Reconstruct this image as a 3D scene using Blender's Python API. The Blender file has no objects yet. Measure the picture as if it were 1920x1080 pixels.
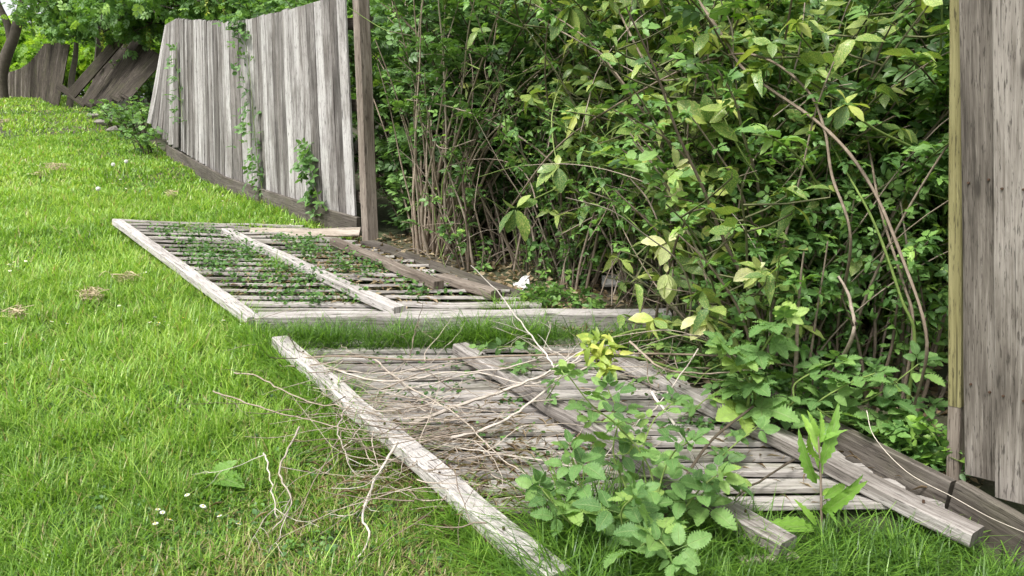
import bpy, math, random
import numpy as np
R = math.radians
SC = bpy.context.scene
COL = SC.collection
rs = np.random.RandomState(7)

# ------------------------------------------------------------------ camera, world, sun, exposure
F_PX, HZ = 1450.0, 300.0
PITCH = math.atan((540 - HZ) / F_PX)
CAM = np.array([0.0, 0.0, 1.5])
cam = bpy.data.objects.new('camera', bpy.data.cameras.new('camera'))
COL.objects.link(cam)
cam.location = CAM
cam.rotation_euler = (math.pi / 2 - PITCH, 0, 0)
cam.data.sensor_width = 36
cam.data.lens = F_PX / 1920 * 36
cam.data.clip_start = 0.05
cam.data.clip_end = 1000
SC.camera = cam

SUN_EL, SUN_AZ = R(57), R(-140)          # azimuth measured from +Y towards +X: behind the camera, to the left
w = bpy.data.worlds.new('World'); SC.world = w; w.use_nodes = True
nt = w.node_tree
bg = nt.nodes['Background']
sky = nt.nodes.new('ShaderNodeTexSky'); sky.sky_type = 'NISHITA'; sky.sun_disc = False
sky.sun_elevation = SUN_EL; sky.sun_rotation = SUN_AZ; sky.dust_density = 4.0; sky.ozone_density = 1.0
hsv = nt.nodes.new('ShaderNodeHueSaturation'); hsv.inputs['Saturation'].default_value = 0.12   # thin white cloud
hsv.inputs['Value'].default_value = 1.0
nt.links.new(sky.outputs[0], hsv.inputs['Color']); nt.links.new(hsv.outputs[0], bg.inputs[0])
bg.inputs[1].default_value = 0.15
sl = bpy.data.lights.new('sun', 'SUN'); so = bpy.data.objects.new('sun', sl); COL.objects.link(so)
sl.energy = 2.2; sl.angle = R(14); sl.color = (1.0, 0.96, 0.9)
sd = np.array([math.sin(SUN_AZ) * math.cos(SUN_EL), math.cos(SUN_AZ) * math.cos(SUN_EL), math.sin(SUN_EL)])
from mathutils import Vector
so.rotation_euler = Vector(sd).to_track_quat('Z', 'Y').to_euler()
SC.view_settings.view_transform = 'Standard'; SC.view_settings.look = 'None'
SC.view_settings.gamma = 1.0
SC.view_settings.exposure = 1.03
SC.cycles.max_bounces = 6; SC.cycles.diffuse_bounces = 3; SC.cycles.glossy_bounces = 2
SC.cycles.transmission_bounces = 4; SC.cycles.transparent_max_bounces = 4
SC.cycles.use_denoising = True
SC.cycles.caustics_reflective = False; SC.cycles.caustics_refractive = False

# ------------------------------------------------------------------ camera maths and terrain
FW = np.array([0, math.cos(PITCH), -math.sin(PITCH)]); UP = np.array([0, math.sin(PITCH), math.cos(PITCH)]); RT = np.array([1.0, 0, 0])
def ray(px, py): return FW + RT * ((px - 960) / F_PX) + UP * ((540 - py) / F_PX)
def PD(px, py, d): return CAM + ray(px, py) * d
def PY(px, py, Y):
    r = ray(px, py); return CAM + r * (Y / r[1])
TY = np.array([-30, 0, 1, 2.13, 3.0, 3.9, 5.15, 6.5, 8.57, 10.65, 13.5, 16.4, 20, 22.6, 26, 30, 60, 400.])
TZ = np.array([-2.2, -1.52, -1.39, -1.215, -1.06, -.92, -.755, -.60, -.30, 0, .46, .93, 1.44, 1.72, 1.96, 2.06, 2.1, 2.1]) + 1.5
_y = np.arange(-30, 120, .05); _z = np.interp(_y, TY, TZ); _k = np.exp(-np.linspace(-2, 2, 31) ** 2); _k /= _k.sum()
_z = np.convolve(np.pad(_z, 15, mode='edge'), _k, 'valid')
def gz(x, y):
    x = np.asarray(x, float); y = np.asarray(y, float)
    z = np.interp(y, _y, _z)
    b = .012 * np.sin(2.1 * x + .7 * y) + .010 * np.sin(3.3 * y - 1.3 * x + 1) + .006 * np.sin(6.1 * x + 4.3 * y)
    return z + b * np.clip((y - .5) / 3, .3, 2.2) * .8
def G(px, py, h=0.0):
    r = ray(px, py); a = .8; f = lambda d: (CAM + r * d)[2] - float(gz((CAM + r * d)[0], (CAM + r * d)[1])) - h
    d = a
    while d < 80 and f(d) > 0: d += .05 + d * .01
    lo, hi = d - .05 - d * .012, d
    for _ in range(30):
        m = (lo + hi) / 2
        if f(m) > 0: lo = m
        else: hi = m
    return CAM + r * hi
def proj(P):
    D = P - CAM; zc = D @ FW
    return np.stack([960 + F_PX * (D @ RT) / zc, 540 - F_PX * (D @ UP) / zc, zc], -1)
def inpoly(x, y, poly):
    c = np.zeros(len(x), bool); n = len(poly)
    for i in range(n):
        x1, y1 = poly[i]; x2, y2 = poly[(i + 1) % n]
        if y1 == y2: continue
        t = ((y1 > y) != (y2 > y)) & (x < (x2 - x1) * (y - y1) / (y2 - y1) + x1)
        c ^= t
    return c
def nrm(v):
    v = np.asarray(v, float); return v / (np.linalg.norm(v, axis=-1, keepdims=True) + 1e-12)
def lerp(a, b, t): return a + (b - a) * t

# ------------------------------------------------------------------ object helpers
ORG = {}
class Acc:
    def __init__(s): s.V = []; s.F = []; s.U = []; s.R = []; s.M = []; s.n = 0
    def add(s, v, f, uv, r, mi=0):
        v = np.asarray(v, float); f = np.asarray(f, int)
        s.V.append(v); s.F.append(f + s.n); s.U.append(np.asarray(uv, float)); s.M.append(np.full(len(f), mi))
        s.R.append(np.broadcast_to(np.asarray(r, float), (len(v),))); s.n += len(v)
    def inst(s, T, pos, axis, nor, sc, r, mi=0, sx=1.0):
        tv, tf, tu = T
        pos = np.asarray(pos, float)
        if len(pos) == 0: return
        N = len(pos); Y = nrm(axis); nor = np.asarray(nor, float)
        X = nrm(np.cross(Y, nor)); Z = np.cross(X, Y)
        sc = np.broadcast_to(np.asarray(sc, float), (N,)); sx = np.broadcast_to(np.asarray(sx, float), (N,))
        M = np.stack([X * sx[:, None], Y, Z], 2) * sc[:, None, None]
        v = np.einsum('nij,kj->nki', M, tv) + pos[:, None]
        k = len(tv)
        f = (tf[None] + (np.arange(N) * k)[:, None, None]).reshape(-1, 3)
        s.add(v.reshape(-1, 3), f, np.tile(tu, (N, 1)), np.repeat(np.broadcast_to(np.asarray(r, float), (N,)), k), mi)
    def build(s, name, mats, parent=None, smooth=False, loc=None):
        if not isinstance(mats, (list, tuple)): mats = [mats]
        me = bpy.data.meshes.new(name)
        if s.n:
            V = np.concatenate(s.V); Fc = np.concatenate(s.F); U = np.concatenate(s.U); Rr = np.concatenate(s.R); Mi = np.concatenate(s.M)
        else:
            V = np.zeros((0, 3)); Fc = np.zeros((0, 3), int); U = np.zeros((0, 2)); Rr = np.zeros(0); Mi = np.zeros(0)
        off = ORG.get(parent.name, np.zeros(3)) if parent else (np.asarray(loc, float) if loc is not None else np.zeros(3))
        V = V - off
        me.vertices.add(len(V)); me.vertices.foreach_set('co', V.astype(np.float32).ravel())
        me.loops.add(Fc.size); me.polygons.add(len(Fc))
        me.loops.foreach_set('vertex_index', Fc.astype(np.int32).ravel())
        me.polygons.foreach_set('loop_start', np.arange(0, Fc.size, 3, dtype=np.int32))
        me.polygons.foreach_set('material_index', Mi.astype(np.int32))
        me.polygons.foreach_set('use_smooth', np.full(len(Fc), smooth))
        ul = me.uv_layers.new(name='UVMap'); ul.data.foreach_set('uv', U[Fc.ravel()].astype(np.float32).ravel())
        at = me.attributes.new('rnd', 'FLOAT', 'POINT'); at.data.foreach_set('value', Rr.astype(np.float32))
        me.update(); me.validate()
        for m in mats: me.materials.append(m)
        o = bpy.data.objects.new(name, me); COL.objects.link(o)
        if parent: o.parent = parent; ORG[o.name] = off
        else:
            o.location = off; ORG[o.name] = off
        return o
def tag(o, label=None, cat=None, group=None, kind=None):
    for k, v in (('label', label), ('category', cat), ('group', group), ('kind', kind)):
        if v: o[k] = v
    return o
def thing(name, label, cat, loc, group=None):
    o = bpy.data.objects.new(name, None); COL.objects.link(o); o.empty_display_size = .1
    o.location = loc; ORG[o.name] = np.asarray(loc, float)
    return tag(o, label, cat, group)

def beam(acc, pts, wv, w, t, r, tv=None, ch=.003, jit=0.0, mi=0, rng=None, twist=0.0):
    """timber along a centre line: chamfered rectangle w (along wv) by t"""
    rng = rng or random
    pts = [np.asarray(p, float) for p in pts]
    n = len(pts); ax = nrm(pts[-1] - pts[0]); wv = nrm(wv - ax * np.dot(wv, ax)); tv = np.cross(ax, wv)
    a, b = w / 2, t / 2; c = min(ch, b * .6)
    sec = [(-a + c, -b), (a - c, -b), (a, -b + c), (a, b - c), (a - c, b), (-a + c, b), (-a, b - c), (-a, -b + c)]
    per = [0]
    for i in range(8):
        p, q = sec[i], sec[(i + 1) % 8]; per.append(per[-1] + math.hypot(p[0] - q[0], p[1] - q[1]))
    u0, v0 = rng.random() * 7, rng.random() * 7
    V = []; U = []; L = 0
    for i, p in enumerate(pts):
        if i: L += np.linalg.norm(p - pts[i - 1])
        j = (rng.random() - .5) * 2 * jit; k = (rng.random() - .5) * 2 * jit; an = twist * (i / max(1, n - 1) - .5)
        ca, sa = math.cos(an), math.sin(an)
        for q in range(9):
            x, y = sec[q % 8]; x, y = x * ca - y * sa, x * sa + y * ca
            V.append(p + wv * (x + j) + tv * (y + k)); U.append((u0 + per[q], v0 + L))
    Fc = []
    for i in range(n - 1):
        for q in range(8):
            A = i * 9 + q; B = A + 1; C_ = A + 10; D = A + 9
            Fc += [(A, B, C_), (A, C_, D)]
    for e in (0, n - 1):
        base = len(V)
        for q in range(8):
            V.append(V[e * 9 + q]); U.append((u0 + sec[q][0], v0 + 3 + sec[q][1]))
        for q in range(1, 7):
            Fc.append((base, base + q + 1, base + q) if e == 0 else (base, base + q, base + q + 1))
    acc.add(V, Fc, U, r, mi)
def seg(a, b, n): return [lerp(np.asarray(a, float), np.asarray(b, float), i / n) for i in range(n + 1)]
def tube(acc, pts, r0, r1, r=.5, k=5, mi=0, knob=0.0):
    P = np.asarray(pts, float); n = len(P)
    if n < 2: return
    T = nrm(np.gradient(P, axis=0)); ref = np.array([0, 0, 1.0]) if abs(T[:, 2]).mean() < .8 else np.array([1.0, 0, 0])
    A = nrm(np.cross(T, ref)); B = np.cross(T, A)
    rad = np.linspace(r0, r1, n)
    if knob: rad = rad * (1 + knob * (np.arange(n) % 3 == 1) + knob * .5 * np.random.RandomState(n).randn(n).clip(-1, 1))
    an = np.linspace(0, 2 * math.pi, k + 1)
    V = P[:, None] + rad[:, None, None] * (np.cos(an)[None, :, None] * A[:, None] + np.sin(an)[None, :, None] * B[:, None])
    L = np.concatenate([[0], np.cumsum(np.linalg.norm(np.diff(P, axis=0), axis=1))])
    U = np.stack(np.broadcast_arrays(an[None] / 6.28 * 2 * math.pi * r0, L[:, None]), -1)
    i, q = np.meshgrid(np.arange(n - 1), np.arange(k), indexing='ij')
    a = (i * (k + 1) + q).ravel(); b = a + 1; c = a + k + 2; d = a + k + 1
    acc.add(V.reshape(-1, 3), np.concatenate([np.stack([a, b, c], 1), np.stack([a, c, d], 1)]), U.reshape(-1, 2), r, mi)
def smooth(pts, m=5):
    """Catmull-Rom through the points"""
    P = np.asarray(pts, float)
    if len(P) < 3: return np.array(seg(P[0], P[-1], m))
    E = np.vstack([2 * P[0] - P[1], P, 2 * P[-1] - P[-2]]); out = []
    for i in range(1, len(E) - 2):
        for t in np.linspace(0, 1, m, endpoint=False):
            a, b, c, d = E[i - 1], E[i], E[i + 1], E[i + 2]
            out.append(.5 * (2 * b + (c - a) * t + (2 * a - 5 * b + 4 * c - d) * t * t + (3 * b - a - 3 * c + d) * t ** 3))
    out.append(P[-1]); return np.array(out)

# ------------------------------------------------------------------ materials
def nd(nt, typ, ins=None, **props):
    n = nt.nodes.new('ShaderNode' + typ)
    for k, v in props.items(): setattr(n, k, v)
    for k, v in (ins or {}).items():
        s = n.inputs[k]
        if hasattr(v, 'is_output'): nt.links.new(v, s)
        else: s.default_value = v
    return n
def newmat(name):
    m = bpy.data.materials.new(name); m.use_nodes = True; nt = m.node_tree; nt.nodes.clear()
    return m, nt, nt.nodes.new('ShaderNodeOutputMaterial')
def ramp(nt, fac, stops, interp='LINEAR'):
    n = nt.nodes.new('ShaderNodeValToRGB'); cr = n.color_ramp; cr.interpolation = interp
    while len(cr.elements) < len(stops): cr.elements.new(.5)
    for e, (p, c) in zip(cr.elements, stops):
        e.position = p; e.color = (*c, 1) if len(c) == 3 else c
    nt.links.new(fac, n.inputs[0]); return n.outputs[0]
def mix(nt, f, a, b, mode='MIX'):
    n = nt.nodes.new('ShaderNodeMix'); n.data_type = 'RGBA'; n.blend_type = mode
    for i, v in ((0, f), (6, a), (7, b)):
        if hasattr(v, 'is_output'): nt.links.new(v, n.inputs[i])
        else: n.inputs[i].default_value = (*v, 1) if isinstance(v, tuple) and len(v) == 3 else v
    return n.outputs[2]
def mth(nt, op, a, b=0.0, clamp=False):
    n = nt.nodes.new('ShaderNodeMath'); n.operation = op; n.use_clamp = clamp
    for i, v in ((0, a), (1, b)):
        if hasattr(v, 'is_output'): nt.links.new(v, n.inputs[i])
        else: n.inputs[i].default_value = v
    return n.outputs[0]
def uvr(nt, su, sv, zr):
    """(u*su, v*sv, rnd*zr)"""
    uv = nd(nt, 'UVMap').outputs[0]; rn = nd(nt, 'Attribute', attribute_name='rnd').outputs['Fac']
    sp = nd(nt, 'SeparateXYZ', {0: uv})
    return nd(nt, 'CombineXYZ', {0: mth(nt, 'MULTIPLY', sp.outputs[0], su), 1: mth(nt, 'MULTIPLY', sp.outputs[1], sv), 2: mth(nt, 'MULTIPLY', rn, zr)}).outputs[0]
def noise(nt, vec, scale=1.0, detail=4, rough=.6, dist=0.0):
    return nd(nt, 'TexNoise', {'Vector': vec, 'Scale': scale, 'Detail': detail, 'Roughness': rough, 'Distortion': dist}).outputs[0]

def wood_mat(name, dark, mid, pale, green=0.0, warm=None, contrast=1.0, tone=(.25, .75)):
    m, nt, out = newmat(name)
    rn = nd(nt, 'Attribute', attribute_name='rnd').outputs['Fac']
    grain = noise(nt, uvr(nt, 70, 2.2, 40), 1, 6, .65)
    fine = noise(nt, uvr(nt, 330, 7, 80), 1, 3, .6)
    blot = noise(nt, uvr(nt, 7, 1.6, 23), 1, 5, .62, .6)
    a = mth(nt, 'MULTIPLY_ADD', grain, 1.0); nt.nodes[-1].inputs[2].default_value = 0
    s = mth(nt, 'ADD', mth(nt, 'MULTIPLY', grain, .42), mth(nt, 'MULTIPLY', blot, .42))
    s = mth(nt, 'ADD', s, mth(nt, 'MULTIPLY', fine, .16))
    s = mth(nt, 'ADD', mth(nt, 'MULTIPLY', mth(nt, 'SUBTRACT', s, .5), 2.6 * contrast), mth(nt, 'ADD', mth(nt, 'MULTIPLY', rn, tone[1] - tone[0]), tone[0]), True)
    c = ramp(nt, s, [(0.0, dark), (.38, mid), (.72, pale), (1.0, tuple(min(.75, x * 1.28) for x in pale))])
    if warm:
        c = mix(nt, mth(nt, 'MULTIPLY', ramp(nt, noise(nt, uvr(nt, 4, .9, 61), 1, 3), [(.48, (0, 0, 0)), (.70, (1, 1, 1))]), .42), c, warm)
    if green:
        gm = ramp(nt, noise(nt, uvr(nt, 5, 2.5, 11), 1, 5, .7), [(.48, (0, 0, 0)), (.7, (1, 1, 1))])
        c = mix(nt, mth(nt, 'MULTIPLY', gm, green), c, (.13, .15, .05))
    # knots and dark cracks
    vo = nd(nt, 'TexVoronoi', {'Vector': uvr(nt, 9, 2.3, 3.7), 'Scale': 1.0, 'Randomness': 1.0}, feature='F1').outputs[0]
    kn = ramp(nt, vo, [(.05, (1, 1, 1)), (.11, (0, 0, 0))])
    c = mix(nt, mth(nt, 'MULTIPLY', kn, .7), c, tuple(x * .5 for x in dark))
    cr = ramp(nt, noise(nt, uvr(nt, 120, 1.1, 9), 1, 2, .5), [(.27, (1, 1, 1)), (.33, (0, 0, 0))])
    c = mix(nt, mth(nt, 'MULTIPLY', cr, .65), c, tuple(x * .45 for x in dark))
    fl = ramp(nt, noise(nt, uvr(nt, 150, 14, 77), 1, 4, .65), [(.56, (0, 0, 0)), (.63, (1, 1, 1))])
    c = mix(nt, mth(nt, 'MULTIPLY', fl, .75), c, tuple(x * .7 for x in dark))
    wf = ramp(nt, noise(nt, uvr(nt, 160, 5, 93), 1, 4, .7), [(.58, (0, 0, 0)), (.72, (1, 1, 1))])
    c = mix(nt, mth(nt, 'MULTIPLY', wf, .45), c, tuple(min(.7, x * 1.35) for x in pale))
    bu = nd(nt, 'Bump', {'Strength': .9, 'Distance': .005, 'Height': mth(nt, 'SUBTRACT', mth(nt, 'ADD', grain, mth(nt, 'MULTIPLY', fine, .5)), mth(nt, 'MULTIPLY', cr, .6))})
    p = nd(nt, 'BsdfPrincipled', {'Base Color': c, 'Roughness': .82, 'Normal': bu.outputs[0], 'Specular IOR Level': .25})
    nt.links.new(p.outputs[0], out.inputs[0]); return m

def leaf_mat(name, stops, rough=.45, trans=.35, spots=None, vein=.5, edge=None, patch=.25):
    m, nt, out = newmat(name)
    rn = nd(nt, 'Attribute', attribute_name='rnd').outputs['Fac']
    pos = nd(nt, 'NewGeometry').outputs['Position']
    pn = noise(nt, pos, 2.3, 3)
    f = mth(nt, 'ADD', rn, mth(nt, 'MULTIPLY', mth(nt, 'SUBTRACT', pn, .5), patch * 2), True)
    c = ramp(nt, f, stops)
    uv = nd(nt, 'UVMap').outputs[0]; sp = nd(nt, 'SeparateXYZ', {0: uv})
    du = mth(nt, 'ABSOLUTE', mth(nt, 'SUBTRACT', sp.outputs[0], .5))
    # midrib and side veins
    rib = ramp(nt, du, [(.0, (1, 1, 1)), (.045, (0, 0, 0))])
    sv = mth(nt, 'SINE', mth(nt, 'MULTIPLY', mth(nt, 'SUBTRACT', sp.outputs[1], mth(nt, 'MULTIPLY', du, .55)), 52.0))
    side = ramp(nt, sv, [(.80, (0, 0, 0)), (1.0, (1, 1, 1))])
    if spots:
        col, lo, hi, sc = spots
        sn = noise(nt, uvr(nt, sc * .55, sc, 61), 1, 3, .75)
        th = mth(nt, 'ADD', sn, mth(nt, 'MULTIPLY', rn, .12))
        c = mix(nt, ramp(nt, th, [(lo, (0, 0, 0)), (hi, (1, 1, 1))]), c, col)
    mott = noise(nt, uvr(nt, 5, 6, 31), 1, 4)
    c = mix(nt, .35, c, ramp(nt, mott, [(.3, (.55, .55, .5)), (.7, (1.3, 1.3, 1.2))]), 'MULTIPLY')
    c = mix(nt, mth(nt, 'MULTIPLY', side, .45 * vein), c, (.26, .36, .14))
    c = mix(nt, mth(nt, 'MULTIPLY', rib, .55 * vein), c, (.30, .38, .16))
    if edge:
        en = mth(nt, 'ADD', noise(nt, uvr(nt, 3, 3, 17), 1, 3), mth(nt, 'MULTIPLY', rn, .1))
        c = mix(nt, ramp(nt, en, [(edge[1], (0, 0, 0)), (edge[1] + .06, (1, 1, 1))]), c, edge[0])
    h = mth(nt, 'SUBTRACT', mth(nt, 'MULTIPLY', mott, .3), mth(nt, 'ADD', mth(nt, 'MULTIPLY', rib, .6), mth(nt, 'MULTIPLY', side, .35)))
    bu = nd(nt, 'Bump', {'Strength': .55 * vein, 'Distance': .004, 'Height': h})
    p = nd(nt, 'BsdfPrincipled', {'Base Color': c, 'Roughness': rough, 'Normal': bu.outputs[0], 'Specular IOR Level': .4})
    tr = nd(nt, 'BsdfTranslucent', {'Color': mix(nt, 1.0, c, (1.25, 1.3, .6), 'MULTIPLY')})
    ms = nd(nt, 'MixShader', {0: trans, 1: p.outputs[0], 2: tr.outputs[0]})
    nt.links.new(ms.outputs[0], out.inputs[0]); return m

def bark_mat(name, stops, rough=.8, sc=40):
    m, nt, out = newmat(name)
    rn = nd(nt, 'Attribute', attribute_name='rnd').outputs['Fac']
    n1 = noise(nt, nd(nt, 'NewGeometry').outputs['Position'], sc, 4, .7)
    f = mth(nt, 'ADD', mth(nt, 'MULTIPLY', rn, .6), mth(nt, 'MULTIPLY', mth(nt, 'SUBTRACT', n1, .3), .9), True)
    c = ramp(nt, f, stops)
    bu = nd(nt, 'Bump', {'Strength': .5, 'Distance': .004, 'Height': n1})
    p = nd(nt, 'BsdfPrincipled', {'Base Color': c, 'Roughness': rough, 'Normal': bu.outputs[0], 'Specular IOR Level': .25})
    nt.links.new(p.outputs[0], out.inputs[0]); return m
def plain_mat(name, col, rough=.7, var=.3, sc=30, trans=0.0):
    m, nt, out = newmat(name)
    n1 = noise(nt, nd(nt, 'NewGeometry').outputs['Position'], sc, 4, .7)
    c = mix(nt, 1.0, col, ramp(nt, n1, [(.25, (1 - var,) * 3), (.75, (1 + var,) * 3)]), 'MULTIPLY')
    p = nd(nt, 'BsdfPrincipled', {'Base Color': c, 'Roughness': rough, 'Specular IOR Level': .25})
    if trans:
        tr = nd(nt, 'BsdfTranslucent', {'Color': c}); ms = nd(nt, 'MixShader', {0: trans, 1: p.outputs[0], 2: tr.outputs[0]})
        nt.links.new(ms.outputs[0], out.inputs[0])
    else: nt.links.new(p.outputs[0], out.inputs[0])
    return m

M_FENCE = wood_mat('weathered_board', (.05, .045, .041), (.165, .152, .142), (.40, .387, .375), warm=(.13, .11, .095), tone=(.08, .80), contrast=1.08)
M_RAIL = wood_mat('silvered_rail', (.06, .05, .043), (.195, .175, .159), (.385, .362, .343), tone=(.18, .85), contrast=1.1)
M_SLAT = wood_mat('fallen_board', (.07, .06, .052), (.21, .19, .175), (.36, .335, .315), green=.35, tone=(.3, .85))
M_BROWN = wood_mat('brown_timber', (.05, .038, .030), (.13, .105, .084), (.26, .222, .188), tone=(.3, .7))
M_KICK = wood_mat('dark_timber', (.028, .023, .019), (.072, .061, .051), (.15, .132, .115), green=.15, tone=(.25, .65))
M_NEAR = wood_mat('grey_board', (.045, .038, .031), (.145, .127, .108), (.275, .25, .222), tone=(.12, .72), contrast=1.2)
M_MOSSY = wood_mat('yellowed_post', (.06, .053, .027), (.17, .152, .065), (.25, .228, .11), tone=(.4, .7))
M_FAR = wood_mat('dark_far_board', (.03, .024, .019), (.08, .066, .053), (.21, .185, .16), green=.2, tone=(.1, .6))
M_FRESH = wood_mat('pale_plank', (.13, .105, .08), (.25, .21, .168), (.37, .325, .275), tone=(.4, .7))

M_NAIL = plain_mat('rusty_nail', (.06, .035, .022), .7, .3, 400)
L_BRAMBLE = leaf_mat('bramble_leaf', [(0, (.07, .16, .05)), (.5, (.15, .29, .085)), (.85, (.23, .39, .11)), (1, (.34, .48, .12))], .5, .38, vein=1.0)
L_SMALL = leaf_mat('small_leaf', [(0, (.06, .14, .04)), (.5, (.13, .26, .07)), (.85, (.21, .38, .09)), (1, (.32, .50, .11))], .42, .35, vein=.4)
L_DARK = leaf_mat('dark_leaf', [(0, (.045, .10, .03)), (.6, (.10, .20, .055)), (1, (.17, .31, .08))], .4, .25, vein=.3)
L_AUCUBA = leaf_mat('spotted_leaf', [(0, (.055, .13, .035)), (.4, (.125, .24, .055)), (.75, (.23, .36, .075)), (.9, (.36, .47, .10)), (1, (.50, .57, .12))], .33, .32,
                    spots=((.46, .48, .17), .56, .64, 26), vein=.7, edge=((.12, .085, .055), .80))
L_PALE = leaf_mat('pale_spotted_leaf', [(0, (.44, .54, .22)), (.5, (.52, .60, .28)), (1, (.58, .60, .18))], .35, .3,
                  spots=((.62, .60, .34), .52, .60, 30), vein=.8, edge=((.22, .15, .11), .80))
L_LIGHT = leaf_mat('bright_leaf', [(0, (.10, .22, .03)), (.5, (.20, .36, .04)), (1, (.36, .52, .06))], .45, .5, vein=.3)  # brighter leaf colour; on the gap bramble it stands in for backlight
L_WEED = leaf_mat('weed_leaf', [(0, (.04, .11, .03)), (.6, (.08, .18, .045)), (1, (.14, .28, .06))], .5, .3, vein=.3)
L_DOCK = leaf_mat('fresh_leaf', [(0, (.13, .27, .045)), (.6, (.20, .38, .06)), (1, (.28, .46, .08))], .45, .4, vein=.9)
L_DEAD = leaf_mat('dead_leaf', [(0, (.10, .06, .035)), (.5, (.22, .15, .09)), (1, (.38, .30, .2))], .7, .2, vein=.6)
L_YELLOW = leaf_mat('yellow_leaf', [(0, (.17, .27, .05)), (.5, (.33, .42, .07)), (1, (.52, .54, .13))], .4, .4, vein=.6)
B_TWIG = bark_mat('dead_twig', [(0, (.085, .065, .048)), (.45, (.235, .19, .15)), (1, (.50, .44, .37))])
B_CANE = bark_mat('brown_cane', [(0, (.07, .052, .038)), (.5, (.19, .15, .112)), (1, (.40, .34, .275))])
B_GREEN = bark_mat('green_stem', [(0, (.06, .10, .025)), (.5, (.14, .20, .05)), (1, (.28, .34, .12))])
B_PALE = bark_mat('bleached_branch', [(0, (.22, .185, .15)), (.5, (.42, .375, .325)), (1, (.60, .56, .51))])
B_FAN = bark_mat('tan_cane', [(0, (.10, .075, .055)), (.5, (.28, .225, .17)), (1, (.46, .40, .32))])
B_OLIVE = bark_mat('olive_stem', [(0, (.04, .045, .02)), (.5, (.10, .105, .05)), (1, (.21, .20, .12))])
B_DARK = bark_mat('dark_stem', [(0, (.025, .02, .014)), (.6, (.085, .068, .048)), (1, (.19, .155, .12))])
B_TRUNK = bark_mat('tree_bark', [(0, (.03, .025, .02)), (.5, (.09, .075, .06)), (1, (.19, .165, .14))], sc=9)
def grass_mat(name, stops, trans=.4):
    m, nt, out = newmat(name)
    rn = nd(nt, 'Attribute', attribute_name='rnd').outputs['Fac']
    c = ramp(nt, rn, stops)
    p = nd(nt, 'BsdfPrincipled', {'Base Color': c, 'Roughness': .4, 'Specular IOR Level': .5})
    tr = nd(nt, 'BsdfTranslucent', {'Color': mix(nt, 1.0, c, (1.15, 1.2, .6), 'MULTIPLY')})
    ms = nd(nt, 'MixShader', {0: trans, 1: p.outputs[0], 2: tr.outputs[0]})
    nt.links.new(ms.outputs[0], out.inputs[0]); return m
GR = grass_mat('grass_blade', [(0, (.055, .13, .022)), (.3, (.135, .265, .035)), (.65, (.24, .415, .055)), (.88, (.39, .54, .11)), (.93, (.42, .48, .18)), (.955, (.42, .35, .19)), (1, (.36, .27, .15))])

# ------------------------------------------------------------------ leaf templates (leaf runs along +Y, faces +Z)
def leaf_t(n=4, W=.3, peak=.42, serr=0.0, fold=.28, curl=.25, wav=0.0, seed=0, pw=.8, pleat=0.0):
    r = np.random.RandomState(seed); V = []; U = []; Fc = []
    for i in range(n + 1):
        t = i / n
        e = math.sin(math.pi * (t ** (math.log(.5) / math.log(peak)))) ** pw if 0 < t < 1 else 0
        wd = max(W * e, .004)
        zz = -curl * t * t
        for sgn in (-1, 0, 1):
            x = sgn * wd * (1 + (serr if i % 2 else -serr) * abs(sgn)); y = t - (abs(sgn) * serr * .10 if i % 2 == 0 else 0)
            V.append((x, y, zz + fold * abs(x) + (wav * r.randn() * wd if sgn else 0) + (pleat * wd * (1 if i % 2 else -1) if sgn else 0))); U.append((.5 + sgn * .5, t))
    for i in range(n):
        a = i * 3
        for k in (0, 1):
            Fc += [(a + k, a + k + 1, a + k + 4), (a + k, a + k + 4, a + k + 3)]
    return np.array(V), np.array(Fc), np.array(U)
def compound(leaf, specs, pet=.0, pw=.012):
    V, F_, U = [], [], []; n = 0
    for ang, ox, oy, sc, tilt in specs:
        v, f, u = leaf; c, s = math.cos(ang), math.sin(ang)
        v = v * sc; ct, st = math.cos(tilt), math.sin(tilt)
        v = np.stack([v[:, 0], v[:, 1] * ct - v[:, 2] * st, v[:, 1] * st + v[:, 2] * ct], 1)
        v = np.stack([v[:, 0] * c + v[:, 1] * s + ox, -v[:, 0] * s + v[:, 1] * c + oy, v[:, 2]], 1)
        V.append(v); F_.append(f + n); U.append(u); n += len(v)
    if pet:
        v = np.array([(-pw, 0, 0), (pw, 0, 0), (pw, pet, .01), (-pw, pet, .01), (0, 0, -pw * 1.6), (0, pet, -pw * 1.6)])
        V.append(v); F_.append(np.array([(0, 1, 2), (0, 2, 3), (0, 3, 5), (0, 5, 4), (1, 4, 5), (1, 5, 2)]) + n); U.append(np.full((6, 2), .5)); n += 6
    return np.concatenate(V), np.concatenate(F_), np.concatenate(U)
T_OVAL = leaf_t(4, .27, .45)
T_ROUND = leaf_t(4, .40, .42, fold=.2, curl=.15, pw=.6)
T_LONG = leaf_t(16, .21, .42, serr=.13, fold=.22, curl=.4, wav=.06, pleat=.08)
T_AUC = leaf_t(7, .235, .5, serr=.07, fold=.25, curl=.38, wav=.05, seed=3)
T_AUCB = leaf_t(12, .25, .5, serr=.06, fold=.2, curl=.25, wav=.05, seed=5)
_s = leaf_t(6, .29, .42, serr=.14, fold=.3, curl=.25, wav=.06, seed=2, pw=.7)
_b = leaf_t(20, .32, .42, serr=.15, fold=.22, curl=.26, wav=.07, seed=4, pw=.66, pleat=.10)
TRI = [(0, 0, .72, 1.0, 0), (R(64), .10, .46, .80, .18), (R(-68), -.10, .43, .84, .05)]
FIVE = [(0, 0, .62, 1.0, 0), (R(58), .03, .46, .85, .1), (R(-55), -.03, .48, .88, .05), (R(115), .02, .40, .6, .15), (R(-110), -.02, .42, .62, .1)]
T_TRI = compound(_s, TRI, .73, .010)
T_TRIB = compound(_b, TRI, .73, .010)
T_FIVEB = compound(_b, FIVE, .63, .010)
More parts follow.
